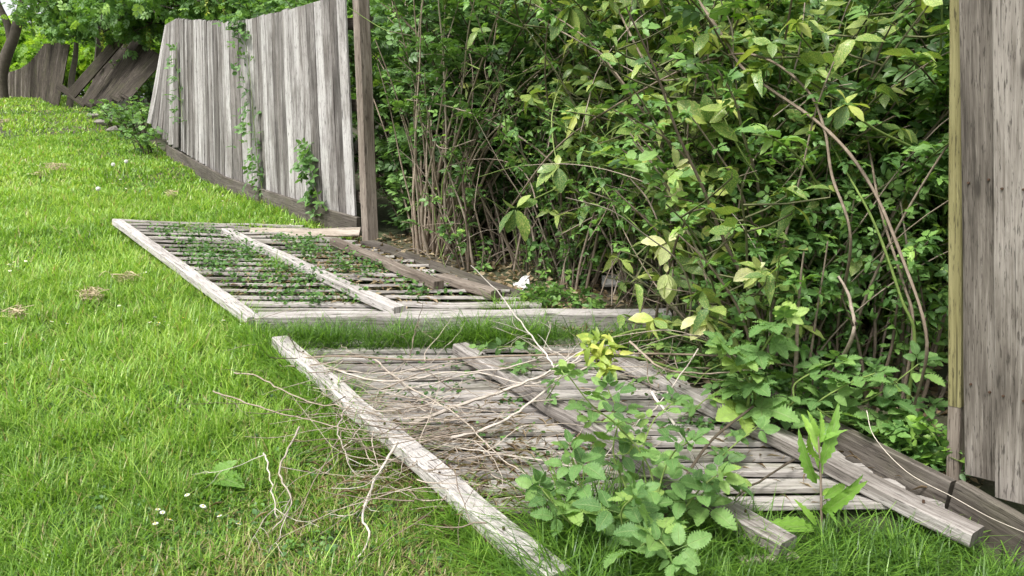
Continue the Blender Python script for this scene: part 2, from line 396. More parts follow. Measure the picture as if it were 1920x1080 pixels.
T_AUC2 = leaf_t(7, .20, .46, serr=.08, fold=.4, curl=.85, wav=.12, seed=13)
T_AUC3 = leaf_t(7, .27, .54, serr=.05, fold=.08, curl=-.15, wav=.10, seed=14)
_s2 = leaf_t(6, .25, .45, serr=.12, fold=.45, curl=.6, wav=.1, seed=12)
T_TRI2 = compound(_s2, [(.15, 0, .5, .9, 0), (R(50), .03, .42, .75, .3), (R(-85), -.03, .36, .9, -.1)], .5, .010)
T_TRI3 = compound(_s, [(-.1, 0, .6, 1.05, -.15), (R(75), .03, .40, .65, .1), (R(-55), -.03, .44, .8, .2)], .6, .010)
T_SIMPLE = leaf_t(2, .3, .45, fold=.35, curl=.2)
T_SPRAY = compound(T_OVAL, [(R(a), 0, y, s, 0) for a, y, s in ((55, .15, .55), (-55, .22, .55), (50, .45, .55), (-50, .52, .55), (15, .75, .5), (-25, .8, .45))], .8, .008)

# ------------------------------------------------------------------ ground
def build_ground():
    a = Acc()
    xs = np.unique(np.concatenate([np.linspace(-300, -30, 20), np.linspace(-30, -8, 45), np.linspace(-8, 8, 161), np.linspace(8, 30, 45), np.linspace(30, 300, 20)]))
    ys = np.unique(np.concatenate([np.linspace(-60, -2, 30), np.linspace(-2, 14, 161), np.linspace(14, 40, 79), np.linspace(40, 400, 40)]))
    X, Y = np.meshgrid(xs, ys); Z = gz(X, Y)
    n, m = X.shape; V = np.stack([X, Y, Z], -1).reshape(-1, 3)
    i, j = np.meshgrid(np.arange(n - 1), np.arange(m - 1), indexing='ij'); A = (i * m + j).ravel()
    a.add(V, np.concatenate([np.stack([A, A + 1, A + m + 1], 1), np.stack([A, A + m + 1, A + m], 1)]), V[:, :2], .5)
    mt, nt, out = newmat('soil')
    pos = nd(nt, 'NewGeometry').outputs['Position']
    n1 = noise(nt, pos, 1.3, 5); n2 = noise(nt, pos, 22, 5, .7)
    c = ramp(nt, n2, [(.25, (.022, .018, .012)), (.5, (.06, .05, .032)), (.75, (.13, .105, .075))])
    c = mix(nt, ramp(nt, n1, [(.40, (0, 0, 0)), (.6, (.8, .8, .8))]), c, (.035, .055, .014))
    bu = nd(nt, 'Bump', {'Strength': .8, 'Distance': .02, 'Height': n2})
    p = nd(nt, 'BsdfPrincipled', {'Base Color': c, 'Roughness': .95, 'Normal': bu.outputs[0]})
    nt.links.new(p.outputs[0], out.inputs[0])
    tag(a.build('ground', mt, smooth=True), kind='structure')
build_ground()

# ------------------------------------------------------------------ fence line frame
O = G(697, 462); E0 = G(1770, 940)
u2 = nrm((E0 - O) * [1, 1, 0]); n2 = np.array([-u2[1], u2[0], 0]) * (1 if u2[0] * 1 > 0 else -1)
if n2[0] < 0: n2 = -n2
def hp(s, w_, h=0.0):
    p = O + u2 * s + n2 * w_; p = p.copy(); p[2] = gz(p[0], p[1]) + h; return p
print('fence line', O, E0, u2, n2, 'len', np.linalg.norm(E0 - O))
UPZ = np.array([0, 0, 1.0])

# ------------------------------------------------------------------ standing fence
def poly(x, pts):
    xs, ys = zip(*pts); return float(np.interp(x, xs, ys))
KB = [(300, 280), (320, 294), (426, 358), (597, 420), (677, 443), (720, 455)]     # foot of the gravel board
def kY(x): return G(x, poly(x, KB))[1]
def standing_fence():
    rng = random.Random(3)
    root = thing('board_fence', 'tall weathered grey board fence still standing, with brown post at its open end', 'fence', G(677, 445))
    bot = [(330, 277), (337, 281), (426, 334), (460, 352), (560, 383), (669, 408)]
    top = [(330, 36), (345, 37), (422, 41), (460, 38), (498, 28), (554, 15), (605, 0), (650, -18)]
    a = Acc(); x = 338.0; i = 0
    P0 = None
    line = [PY(q, poly(q, bot), kY(q)) for q in np.linspace(337, 668, 60)]
    cum = np.concatenate([[0], np.cumsum([np.linalg.norm(line[k + 1] - line[k]) for k in range(59)])])
    L = cum[-1]; n = 47; wd = L / n
    for k in range(n):
        s = (k + .5) / n * L; q = float(np.interp(s, cum, np.linspace(337, 668, 60)))
        f = (q - 337) / 331; Y = kY(q)
        b = PY(q, poly(q, bot), Y); xt = q - lerp(3, 21, f); t = PY(xt, poly(xt, top), Y + .02)
        off = n2 * (.004 if k % 2 else -.004)
        tone = .06 + .82 * rng.random()
        b = b + off + UPZ * rng.uniform(-.012, .012); t = t + off + UPZ * rng.uniform(-.006, .006)
        k0 = int(np.clip(np.searchsorted(cum, s), 2, 57)); tg = nrm((line[k0 + 2] - line[k0 - 2]) * [1, 1, 0])
        beam(a, seg(b, t, 4), tg, wd * (1.12 if k % 2 else 1.0) * rng.uniform(.97, 1.02), .02, tone, ch=.002, jit=.003, rng=rng, twist=rng.uniform(-.04, .04))
    a.build('boards', M_FENCE, root)
    # rails on the back, running to the post
    for yy, (yl, yr) in {'low': (262, 376), 'mid': (160, 200), 'top': (70, 40)}.items():
        a = Acc(); ptsr = []
        for q in np.linspace(366, 680, 7):
            f = (q - 340) / 340; ptsr.append(PY(q, lerp(yl, yr, f) + (14 if yy == 'low' and .2 < f < .8 else 0), kY(q)) + n2 * .07)
        beam(a, ptsr, UPZ, .09, .05, rng.random(), ch=.004, rng=rng); a.build('rail', M_BROWN, root)
    # gravel board along the foot
    a = Acc(); q = [320, 380, 426, 470, 520, 560, 600, 640, 680]
    beam(a, [PY(x, poly(x, KB) - 1, kY(x)) + UPZ * .07 - n2 * .035 for x in q], UPZ, .17, .035, .5, ch=.004, rng=rng)
    a.build('gravel_board', M_KICK, root)
    a = Acc(); b = G(684, 458); b[2] -= .15; t = PY(660, -130, b[1] + .03)
    beam(a, seg(b + n2 * .05, t + n2 * .05, 6), u2, .098, .098, .55, ch=.006, jit=.002, rng=rng); a.build('post', M_BROWN, root)
    # leaning end section beyond
    root2 = thing('board_fence', 'narrow leaning bay of grey boards seen at the left edge of the standing fence', 'fence', G(300, 262))
    a = Acc()
    for k in range(10):
        f = (k + .5) / 10; xb = lerp(279, 330, f); yb = lerp(229, 279, f); xt = lerp(315, 331, f); yt = lerp(47, 36, f); Y = lerp(12.4, 10.55, f)
        off = n2 * (.012 if k % 2 else -.012)
        beam(a, seg(PY(xb, yb, Y) + off, PY(xt, yt, Y + .1) + off, 4), u2, .27, .02, rng.random() * .75, ch=.002, jit=.004, rng=rng)
    a.build('boards', M_FENCE, root2)
    for yl, yr, xl in ((200, 250, 300), (100, 90, 318)):
        a = Acc(); beam(a, seg(PY(xl, yl, 11.6), PY(330, yr, 10.7), 3), UPZ, .09, .05, .4, rng=rng)
        o = a.build('rail', M_BROWN, root2); o.location = Vector(n2 * .07)
    a = Acc(); b = PY(338, 290, 10.6); beam(a, seg(b + n2 * .1, PY(336, 60, 10.6) + n2 * .1, 4), u2, .1, .1, .2, rng=rng); a.build('post', M_KICK, root2)
standing_fence()

def far_fences():
    rng = random.Random(5)
    # dark fence dipping away at the crest of the lawn
    root = thing('board_fence', 'far dark board fence whose top sweeps down behind the tree at the crest', 'fence', G(60, 190))
    top = [(6, 139), (30, 134), (45, 129), (60, 119), (75, 100), (88, 83), (110, 81), (127, 82)]
    a = Acc(); N = 34
    for k in range(N):
        f = (k + .5) / N; xb = lerp(8, 104, f ** .85); g = np.clip((f - .35) / .65, 0, 1); xt = xb + 1 + 21 * g ** 2
        Y = lerp(26, 18.2, f); yb = lerp(176, 196, f)
        b = PY(xb, yb, Y); b[2] = min(b[2], gz(b[0], b[1]) + .05)
        t = PY(xt, poly(xt, top), Y)
        beam(a, seg(b, t, 3), np.array([1., -.15, 0]), .20 if f > .5 else .26, .025, rng.random() * (.95 if f < .45 else .5), ch=.002, jit=.006, rng=rng)
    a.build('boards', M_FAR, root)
    a = Acc(); beam(a, seg(PY(98, 150, 18.4), PY(10, 158, 26), 3) , UPZ, .1, .06, .3, rng=rng)
    o = a.build('rail', M_KICK, root); o.location = (.18, .1, 0)
    # collapsed section
    root = thing('collapsed_fence', 'collapsed far fence, its dark boards fanned over to the right', 'fence', G(185, 205))
    a = Acc()
    for k in range(13):
        f = k / 12; xb = lerp(160, 236, f ** 1.15) + rng.uniform(-2, 2); yb = lerp(198, 192, f); xt = lerp(240, 302, f) + rng.uniform(-3, 3); yt = lerp(66, 108, f) + rng.uniform(-5, 5)
        if f > .5: yb -= 25 * (f - .5)
        Y = lerp(17.2, 15.8, f) + (.03 if k % 2 else -.03)
        beam(a, seg(PY(xb, yb, Y), PY(xt, yt, Y + .5), 3), np.array([1., 0, -.4]), .24, .025, rng.random() * .45, ch=.002, jit=.006, rng=rng)
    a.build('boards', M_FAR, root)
    for p, q, wd, Y in (((134, 178), (233, 64), .20, 16.6), ((109, 160), (160, 196), .14, 17.6)):
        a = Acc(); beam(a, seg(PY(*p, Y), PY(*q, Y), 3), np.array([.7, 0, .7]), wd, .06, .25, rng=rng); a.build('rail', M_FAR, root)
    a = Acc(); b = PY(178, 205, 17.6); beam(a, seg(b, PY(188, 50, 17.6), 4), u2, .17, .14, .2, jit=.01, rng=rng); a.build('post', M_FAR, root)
far_fences()

# ------------------------------------------------------------------ near standing fence at the right edge
def near_fence():
    rng = random.Random(8)
    root = thing('board_fence', 'pale grey board fence cut off by the right picture edge, with yellowed post', 'fence', hp(4.1, 0))
    Yf = G(1806, 962)[1] + .02
    a = Acc(); un = nrm(np.array([u2[0], u2[1], 0]))
    def onb(px, py, k):  # points on the boards' plane
        return PY(px, py, Yf - k)
    ddir = un
    cx = [(1813, 1867, 890, 902, .35), (1868, 1927, 926, 940, .75)]
    Pl = PY(1840, 897, Yf)
    for i in range(9):
        wd = .112
        base = Pl + ddir * (i * .108)
        base[2] = Pl[2] + (-.03 if i % 2 else .0) - .055 * (i * .108)
        tone = [.35, .7, .45, .8, .3, .6, .5, .7, .4][i]
        topp = base + UPZ * 1.85 + np.array([-.20, 0, 0])
        off = n2 * (.014 if i % 2 == 0 else -.012)
        beam(a, seg(base + off, topp + off, 5), un, wd * .945, .02, tone, ch=.002, jit=.002, rng=rng)
    a.build('boards', M_NEAR, root)
    for i in range(4):
        for h in (.32, .98, 1.62):
            for e in (-.03, .028):
                a = Acc(); c = Pl + ddir * (i * .108 + e) + UPZ * (h - .055 * i * .108) + np.array([-.108 * h, 0, 0]) + n2 * (-.0255 if i % 2 else .0005) + UPZ * rng.uniform(-.02, .02)
                tube(a, [c + n2 * .02, c - n2 * .0015, c - n2 * .003], .0042, .0036, .5, 8); an = np.linspace(0, 6.283, 9)[:8]
                a.add([c - n2 * .003] + [c - n2 * .003 + (ddir * math.cos(t) + UPZ * math.sin(t)) * .0037 for t in an], [(0, 1 + q, 1 + (q + 1) % 8) for q in range(8)], np.zeros((9, 2)), .5); a.build('nail', M_NAIL, root)
    for h in (.3, 1.0, 1.65):
        a = Acc(); b = Pl + UPZ * h + n2 * .055 - u2 * .03; beam(a, seg(b, b + ddir * .9, 3), UPZ, .09, .045, .5, rng=rng); a.build('rail', M_BROWN, root)
    a = Acc(); b = PY(1797, 885, Yf + .14); b[2] -= .12; t = PY(1805, -330, Yf + .11)
    c = PY(1797, 757, Yf + .137)
    beam(a, seg(c, t, 6), u2, .042, .075, .5, ch=.004, jit=.0015, rng=rng); a.build('post', M_MOSSY, root)
    a = Acc(); beam(a, seg(b, c - UPZ * .002, 2), u2, .042, .07, .4, ch=.004, rng=rng); a.build('post_foot', M_BROWN, root)
    # gravel boards at ground level
    for lab, pa, pb, hgt, off in (('long dark gravel board lying behind the fallen fence panel', (1392, 760), (1776, 966), .155, 0.0),
                             ('short dark gravel board under the pale fence at the right edge', (1784, 972), (1990, 1100), .17, 0.0)):
        A = G(*pa); B = G(*pb); 
        a = Acc(); beam(a, [p + UPZ * (hgt / 2 - .03) for p in seg(A, B, 6)], UPZ, hgt, .035, .5, ch=.004, jit=.001, rng=rng)
        tag(a.build('gravel_board', M_KICK, loc=A), lab, 'board', 'gravel boards along the fence line')
near_fence()

# ------------------------------------------------------------------ fallen panels
def on_line(pa, pb, n, h=0.0):
    A, B = G(*pa), G(*pb); return [lerp(A, B, t) for t in np.linspace(0, 1, n)]
def fallen_near():
    rng = random.Random(11)
    root = thing('fallen_fence_panel', 'near fallen fence panel lying flat, rails up, under the dead twigs', 'fence panel', G(1000, 850))
    LA, LB = G(520, 650), G(1052, 1100); RA, RB = G(1130, 662), G(1830, 1012)
    a = Acc(); n = 18
    for k in range(n):
        f = (k + .5) / n
        l = lerp(LA, LB, f); py = proj(l[None])[0][1]
        if py > 992: break
        # the matching place on the low rail lies straight across the picture plane
        fr = np.interp(py - 6, [proj(lerp(RA, RB, t)[None])[0][1] for t in np.linspace(-.3, 1.3, 60)], np.linspace(-.3, 1.3, 60))
        r_ = lerp(RA, RB, fr)
        dv = nrm((r_ - l)[None])[0]; 
        l2 = l - dv * .05 ; r2 = r_ + dv * rng.uniform(.02, .06)
        sp = np.linalg.norm(LB - LA) / n
        wv = nrm(np.array([-dv[1], dv[0], 0])); slope = nrm(LB - LA)
        perp = abs(np.dot((LB - LA) / n, wv))
        wv = wv + UPZ * (-.17 + rng.uniform(-.05, .05)) + UPZ * (np.dot((LA - LB), UPZ) / np.linalg.norm((LA - LB)[:2]))
        pts = [p + UPZ * (.035 + rng.uniform(-.002, .004)) for p in seg(l2, r2, 6)]
        beam(a, pts, wv, perp * .90, .02, rng.random(), ch=.002, jit=.002, rng=rng, twist=rng.uniform(-.06, .06))
    a.build('boards', M_SLAT, root)
    for (pa, pb, tone) in (((524, 641), (1052, 1088), .85), ((862, 653), (1476, 1026), .35), ((1122, 660), (1832, 1006), .3)):
        A, B = G(*pa, .084), G(*pb, .084); d = nrm(B - A); wv = np.array([-d[1], d[0], 0])
        a = Acc(); pts = [p + UPZ * (.004 * math.sin(i * 1.3)) for i, p in enumerate(seg(A, B, 10))]
        beam(a, pts, wv, .082, .052, tone, ch=.006, jit=.004, rng=rng, twist=.07); a.build('rail', M_RAIL, root)
        for i in range(1, 10, 2):
            c = lerp(A, B, i / 10 + rng.uniform(-.02, .02)) + wv * rng.uniform(-.022, .022) + UPZ * .024; a = Acc()
            tube(a, [c, c + UPZ * .008, c + UPZ * .0095], .0045, .004, .5, 8); a.build('nail', M_NAIL, root)
def fallen_far():
    rng = random.Random(12)
    root = thing('fallen_fence_panel', 'far fallen fence panel lying flat with weeds growing up between its slats', 'fence panel', G(560, 520))
    LA, LB = G(222, 420), G(478, 606); RA, RB = G(622, 458), G(1010, 592)
    a = Acc(); n = 20
    tt = np.linspace(-.3, 1.4, 80); ry = [proj(lerp(RA, RB, t)[None])[0][1] for t in tt]
    for k in range(n):
        f = (k + .5) / n
        l = lerp(LA, LB, f); py = proj(l[None])[0][1]
        r_ = lerp(RA, RB, float(np.interp(py + 12 * (1 - f), ry, tt)))
        dv = nrm((r_ - l)[None])[0]; l2 = l - dv * .03; r2 = r_ + dv * rng.uniform(.05, .12)
        wv = np.array([-dv[1], dv[0], 0]); perp = abs(np.dot((LB - LA) / n, nrm(wv)))
        wv = wv + UPZ * (np.dot((LA - LB), UPZ) / np.linalg.norm((LA - LB)[:2]) - .22 + rng.uniform(-.1, .1))
        pts = [p + UPZ * (.045 + rng.uniform(-.005, .006)) for p in seg(l2, r2, 7)]
        beam(a, pts, wv, perp * (.80 if k % 2 else .92), .018, rng.random(), ch=.002, jit=.003, rng=rng, twist=rng.uniform(-.1, .1))
    a.build('boards', M_SLAT, root)
    specs = (((220, 416), (476, 602), .8, None), ((424, 434), (750, 584), .8, None), ((626, 452), (822, 534), .3, 1), ((826, 520), (930, 553), .35, 1))
    for pa, pb, tone, br in specs:
        A, B = G(*pa, .09), G(*pb, .09); d = nrm(B - A); wv = np.array([-d[1], d[0], 0])
        a = Acc(); beam(a, seg(A, B, 7), wv, .075, .05, tone, ch=.005, jit=.003, rng=rng, twist=.05)
        a.build('rail', M_BROWN if br else M_RAIL, root)
    a = Acc(); A, B = G(690, 462), G(1000, 575); d = nrm(B - A)
    beam(a, [p + UPZ * .035 for p in seg(A, B, 6)], np.array([-d[1], d[0], 0]), .13, .02, .4, rng=rng); a.build('foot_board', M_KICK, root)
fallen_near(); fallen_far()
def loose_timber():
    rng = random.Random(13)
    A, B = G(484, 628), G(1254, 620)
    a = Acc(); pts = [p + UPZ * (.058 + .004 * math.sin(i)) for i, p in enumerate(seg(A, B, 12))]
    beam(a, pts, np.array([0, 1, .12]), .095, .108, .7, ch=.007, jit=.002, rng=rng, twist=.03)
    tag(a.build('fallen_post', M_RAIL, loc=A), 'long pale grey fence post lying across between the two fallen panels', 'post')
    a = Acc(); A = G(470, 449); B = G(676, 456)
    beam(a, [A + UPZ * .06, lerp(A, B, .5) + UPZ * .065, B + UPZ * .09], np.array([0, .6, .8]), .075, .02, .5, rng=rng)
    tag(a.build('loose_plank', M_FRESH, loc=A), 'thin clean tan plank lying loose at the foot of the standing fence', 'plank')
    a = Acc(); A = G(1385, 1082); B = G(1492, 1076)
    beam(a, [A + UPZ * .05, B + UPZ * .055], np.array([0, 1, 0]), .035, .018, .5, rng=rng)
    tag(a.build('wood_offcut', M_FRESH, loc=A), 'short split wood offcut in the grass at the bottom edge', 'offcut')
    a = Acc(); A = G(1128, 545); B = G(1226, 543)
    beam(a, [p + UPZ * .06 for p in seg(A, B, 3)], np.array([0, .8, .45]), .09, .03, .9, ch=.006, rng=rng)
    tag(a.build('stone_slab', plain_mat('slab_stone', (.42, .40, .38), .9, .25, 60), loc=A), 'pale flat slab half buried under the hedge stems', 'slab')
loose_timber()

# ------------------------------------------------------------------ grass
def blades(acc, xy, h, wd, bend, r, rng):
    """bent tapering blades; xy (N,2)"""
    N = len(xy); z = gz(xy[:, 0], xy[:, 1]) - .005
    az = rng.uniform(0, 2 * math.pi, N); d = np.stack([np.cos(az), np.sin(az), 0 * az], 1); sdv = np.stack([-np.sin(az), np.cos(az), 0 * az], 1)
    lean = rng.uniform(.02, 1.0, N) ** 1.9 * 1.1
    V = np.zeros((N, 7, 3)); base = np.stack([xy[:, 0], xy[:, 1], z], 1)
    for k, t in enumerate((0, .38, .72)):
        c = base + d * (h * (lean * t + bend * t * t))[:, None]; c[:, 2] += h * t * (1 - .35 * bend * t)
        wk = wd * (1.0, .85, .55)[k] / 2
        V[:, 2 * k] = c - sdv * wk[:, None]; V[:, 2 * k + 1] = c + sdv * wk[:, None]
    c = base + d * (h * (lean + bend))[:, None]; c[:, 2] += h * (1 - .35 * bend) - h * .25 * np.maximum(0, bend - .6)
    V[:, 6] = c
    f = np.array([(0, 1, 3), (0, 3, 2), (2, 3, 5), (2, 5, 4), (4, 5, 6)])
    Fc = (f[None] + (np.arange(N) * 7)[:, None, None]).reshape(-1, 3)
    uv = np.tile(np.array([(0, 0), (1, 0), (0, .38), (1, .38), (0, .72), (1, .72), (.5, 1)]), (N, 1))
    acc.add(V.reshape(-1, 3), Fc, uv, np.repeat(r, 7))
LAWN = [(-2500, 4000), (-2500, -50), (120, -50), (150, 196), (205, 215), (325, 298), (430, 364), (600, 428), (676, 452), (470, 447), (420, 436), (212, 414), (200, 416),
        (478, 618), (505, 652), (640, 766), (765, 872), (838, 940), (940, 1040), (1000, 1095), (1010, 4000)]
def lump(x, y, f): return (np.sin(x * f + 1.7 * np.sin(y * f * .7)) + np.sin(y * f * 1.1 + 1.3 * np.sin(x * f * .8 + 2))) * .25 + .5
def lawn():
    a = Acc(); rng = np.random.RandomState(21)
    cdry = [G(620, 1000)[:2], G(830, 1010)[:2], G(500, 1050)[:2], G(700, 930)[:2]]
    for (y0, y1, x0, x1, n, hh, ww) in ((1.5, 3.0, -2.6, .6, 88000, .088, .0048), (3.0, 5, -4.2, .2, 68000, .092, .0066), (5, 8, -6.5, -.6, 66000, .095, .0102),
                                        (8, 13, -10, -1.5, 70000, .08, .017), (13, 27, -20, -4, 70000, .09, .028), (-1.5, 1.5, -3, 2, 30000, .06, .006)):
        xy = np.stack([rng.uniform(x0, x1, n), rng.uniform(y0, y1, n)], 1)
        P = np.concatenate([xy, gz(xy[:, 0], xy[:, 1])[:, None]], 1)
        if y0 > 0:
            q = proj(P); ok = inpoly(q[:, 0], q[:, 1], LAWN); xy = xy[ok]
        N = len(xy); x, y = xy[:, 0], xy[:, 1]
        lp = lump(x, y, 2.3) * .6 + lump(x, y, 6.1) * .4; cl = lump(x, y, 14) 
        dry = np.zeros(N)
        for c in cdry: dry = np.maximum(dry, np.exp(-((x - c[0]) ** 2 + (y - c[1]) ** 2) / .12))
        l2 = lump(x + 3, y - 1, .95) * .6 + lump(x, y, 1.7) * .4
        h = hh * (.62 + .72 * l2) * rng.uniform(.35, 1.3, N) * (.68 + .6 * cl) * (1 - .45 * dry)
        r = np.clip(.17 + .34 * lp + .30 * l2 + rng.normal(0, .2, N) + .10 * np.clip((y - 3) / 3, -.6, 1), 0, .9)
        st = rng.rand(N) < .045 + .30 * dry; r[st] = rng.uniform(.93, 1, st.sum())
        blades(a, xy, h, ww * rng.uniform(.6, 1.3, N), rng.uniform(.1, 1.0, N) ** 1.3, r, rng)
    n = 700; xy = np.stack([rng.uniform(-3.5, .4, n), rng.uniform(1.7, 6, n)], 1); q = proj(np.concatenate([xy, gz(xy[:, 0], xy[:, 1])[:, None]], 1)); xy = xy[inpoly(q[:, 0], q[:, 1], LAWN)]; N = len(xy)
    blades(a, xy, rng.uniform(.11, .22, N), rng.uniform(.0025, .0045, N), rng.uniform(.1, .9, N), rng.uniform(.7, .96, N), rng)
    tag(a.build('lawn_grass', GR), 'bright green rough mown lawn sloping up to the left', 'grass', kind='stuff')
lawn()
def tall(name, label, polys, rng_seed=22):
    a = Acc(); rng = np.random.RandomState(rng_seed)
    for pl, n, h0, h1, wd, rr in polys:
        xs = [p[0] for p in pl]; ys = [p[1] for p in pl]
        got = []
        C4 = np.array([G(p[0], min(p[1], 1500)) for p in pl]); lo = C4.min(0); hi = C4.max(0)
        xy = np.stack([rng.uniform(lo[0], hi[0], n * 3), rng.uniform(lo[1], hi[1], n * 3)], 1)
        q = proj(np.concatenate([xy, gz(xy[:, 0], xy[:, 1])[:, None]], 1)); xy = xy[inpoly(q[:, 0], q[:, 1], pl)][:n]
        # gather the blades into tufts
        t = rng.rand(len(xy)) < .75; k = max(3, len(xy) // 45); cen = xy[rng.randint(0, max(1, len(xy)), k)] if len(xy) else xy
        if len(xy):
            xy[t] = cen[rng.randint(0, k, t.sum())] + rng.normal(0, .022, (t.sum(), 2))
        N = len(xy)
        blades(a, xy, rng.uniform(h0, h1, N), wd * rng.uniform(.6, 1.3, N), rng.uniform(.2, 1.15, N), np.clip(rng.normal(rr, .16, N), 0, .9), rng)
    tag(a.build(name, GR), label, 'grass', kind='stuff')
tall('tall_grass', 'long uncut grass in front of the fallen post between the panels', [([(510, 648), (1235, 640), (1190, 668), (860, 666), (560, 668)], 3300, .07, .22, .005, .13), ([(880, 640), (1010, 640), (990, 660), (840, 660)], 500, .1, .24, .005, .3), ([(520, 642), (620, 642), (620, 660), (540, 662)], 200, .08, .17, .005, .3)])
tall('tall_grass', 'long uncut grass along the bottom edge of the picture around the brambles', [
    ([(1015, 1500), (1020, 1040), (1090, 985), (1180, 985), (1220, 1500)], 3000, .1, .3, .0055, .18),
    ([(1200, 1500), (1210, 1040), (1300, 985), (1440, 1010), (1480, 1050), (1480, 1500)], 3800, .07, .2, .005, .2),
    ([(1480, 1500), (1490, 1062), (1560, 1016), (1700, 1004), (1800, 1040), (1900, 1075), (2300, 1500)], 8000, .05, .15, .005, .17)], 23)
tall('tall_grass', 'loose grass tufts sprouting through the far fallen panel', [([(505, 500), (530, 500), (530, 520), (505, 520)], 70, .1, .2, .006, .4), ([(340, 440), (370, 440), (370, 456), (340, 456)], 60, .12, .24, .007, .45),
    ([(900, 590), (1010, 588), (1010, 600), (900, 600)], 160, .08, .2, .005, .4), ([(620, 560), (650, 560), (650, 575), (620, 575)], 40, .06, .13, .005, .35)], 24)
tall('tall_grass', 'longer grass growing against the left side of the fallen panels', [([(470, 612), (500, 640), (640, 760), (770, 868), (700, 900), (600, 800), (470, 660), (420, 610)], 4600, .08, .2, .0055, .36), ([(838, 940), (1005, 1100), (930, 1100), (800, 960)], 1700, .06, .16, .005, .4),
    ([(200, 418), (440, 590), (420, 600), (190, 430)], 1300, .06, .13, .007, .4)], 25)

# ------------------------------------------------------------------ weeds and ground cover
def weeds(name, label, polys, mat, tmpl, seed, hmax=.06):
    a = Acc(); rng = np.random.RandomState(seed)
    for pl, n, s0, s1, hm in polys:
        C4 = np.array([G(*p) for p in pl]); lo = C4.min(0); hi = C4.max(0)
        k = max(4, n // 22)
        c = np.stack([rng.uniform(lo[0], hi[0], k * 4), rng.uniform(lo[1], hi[1], k * 4)], 1)
        q = proj(np.concatenate([c, gz(c[:, 0], c[:, 1])[:, None]], 1)); c = c[inpoly(q[:, 0], q[:, 1], pl)]
        if not len(c): continue
        idx = rng.randint(0, len(c), n); xy = c[idx] + rng.normal(0, .035, (n, 2))
        P = np.concatenate([xy, (gz(xy[:, 0], xy[:, 1]) + rng.uniform(.01, 1, n) * hm)[:, None]], 1)
        ax = rng.normal(0, 1, (n, 3)); ax[:, 2] = np.abs(ax[:, 2]) * .5
        no = rng.normal(0, .5, (n, 3)); no[:, 2] += 1
        a.inst(tmpl, P, ax, no, rng.uniform(s0, s1, n), rng.rand(n))
    tag(a.build(name, mat, smooth=True), label, 'weeds', kind='stuff')
weeds('chickweed', 'small green weeds growing between the slats of the far fallen panel', [
    ([(270, 440), (420, 446), (500, 500), (640, 550), (720, 585), (500, 592), (380, 520)], 4700, .014, .03, .12),
    ([(480, 452), (620, 465), (760, 520), (900, 575), (780, 580), (560, 490)], 2100, .014, .03, .10)], L_WEED, T_ROUND, 31)
weeds('chickweed', 'scattered small weeds on the boards of the near fallen panel', [
    ([(640, 680), (900, 690), (1050, 800), (1300, 880), (1000, 900), (820, 820)], 620, .012, .024, .08), ([(1240, 815), (1340, 815), (1340, 828), (1240, 828)], 160, .012, .024, .07),
    ([(1040, 690), (1180, 690), (1300, 780), (1250, 800)], 160, .012, .024, .08)], L_WEED, T_ROUND, 32)
weeds('ground_ivy', 'low leafy ground cover under the hedge behind the fallen post', [
    ([(970, 555), (1110, 560), (1120, 590), (980, 590)], 170, .03, .05, .07), ([(1225, 660), (1400, 620), (1500, 720), (1440, 800), (1250, 700)], 900, .025, .05, .16),
    ([(1400, 700), (1780, 880), (1780, 930), (1400, 760)], 500, .025, .05, .16)], L_SMALL, T_TRI, 33)
def litter():
    a = Acc(); rng = np.random.RandomState(35); n = 5200
    s = rng.uniform(-.3, 4.4, n); ww = rng.uniform(-.12, 1.6, n)
    P = O[None] + u2[None] * s[:, None] + n2[None] * ww[:, None]; P[:, 2] = gz(P[:, 0], P[:, 1]) + rng.uniform(.005, .035, n)
    no = rng.normal(0, .45, (n, 3)); no[:, 2] += 1
    a.inst(T_SIMPLE, P, rng.normal(0, 1, (n, 3)) * [1, 1, .2], no, rng.uniform(.02, .06, n), rng.rand(n))
    # straw and bits strewn over the near panel
    for c, m, sp in (((880, 900), 380, .22), ((960, 950), 300, .2), ((740, 860), 240, .2), ((1000, 830), 200, .3), ((1450, 850), 120, .25)):
        p = G(*c); Q = p[None] + rng.normal(0, sp, (m, 3)) * [1, .8, 0]; Q[:, 2] = gz(Q[:, 0], Q[:, 1]) + rng.uniform(.045, .07, m)
        no = rng.normal(0, .3, (m, 3)); no[:, 2] += 1
        a.inst(T_SIMPLE, Q, rng.normal(0, 1, (m, 3)) * [1, 1, .15], no, rng.uniform(.03, .085, m), rng.rand(m), sx=.11)
    for c, m, sp in (((400, 480), 420, .35), ((560, 520), 420, .35), ((700, 510), 420, .35), ((650, 570), 300, .3), ((820, 550), 300, .3)):
        p = G(*c); Q = p[None] + rng.normal(0, sp, (m, 3)) * [1, 1, 0]; q = proj(np.concatenate([Q[:, :2], gz(Q[:, 0], Q[:, 1])[:, None]], 1)); Q = Q[inpoly(q[:, 0], q[:, 1], [(235, 425), (640, 455), (990, 580), (490, 604)])]; m = len(Q)
        Q[:, 2] = gz(Q[:, 0], Q[:, 1]) + rng.uniform(.02, .065, m); no = rng.normal(0, .3, (m, 3)); no[:, 2] += 1
        a.inst(T_SIMPLE, Q, rng.normal(0, 1, (m, 3)) * [1, 1, .15], no, rng.uniform(.03, .07, m), rng.rand(m), sx=.5)
    tag(a.build('leaf_litter', L_DEAD, smooth=True), 'brown leaf litter and straw under the hedge and on the boards', 'litter', kind='stuff')
litter()

weeds('clover', 'low clover and moss scattered through the near lawn', [
    ([(0, 700), (560, 760), (700, 950), (880, 1075), (0, 1075)], 3600, .010, .022, .035), ([(-100, 480), (260, 500), (420, 640), (0, 760)], 1600, .012, .024, .03)], L_WEED, T_ROUND, 36)
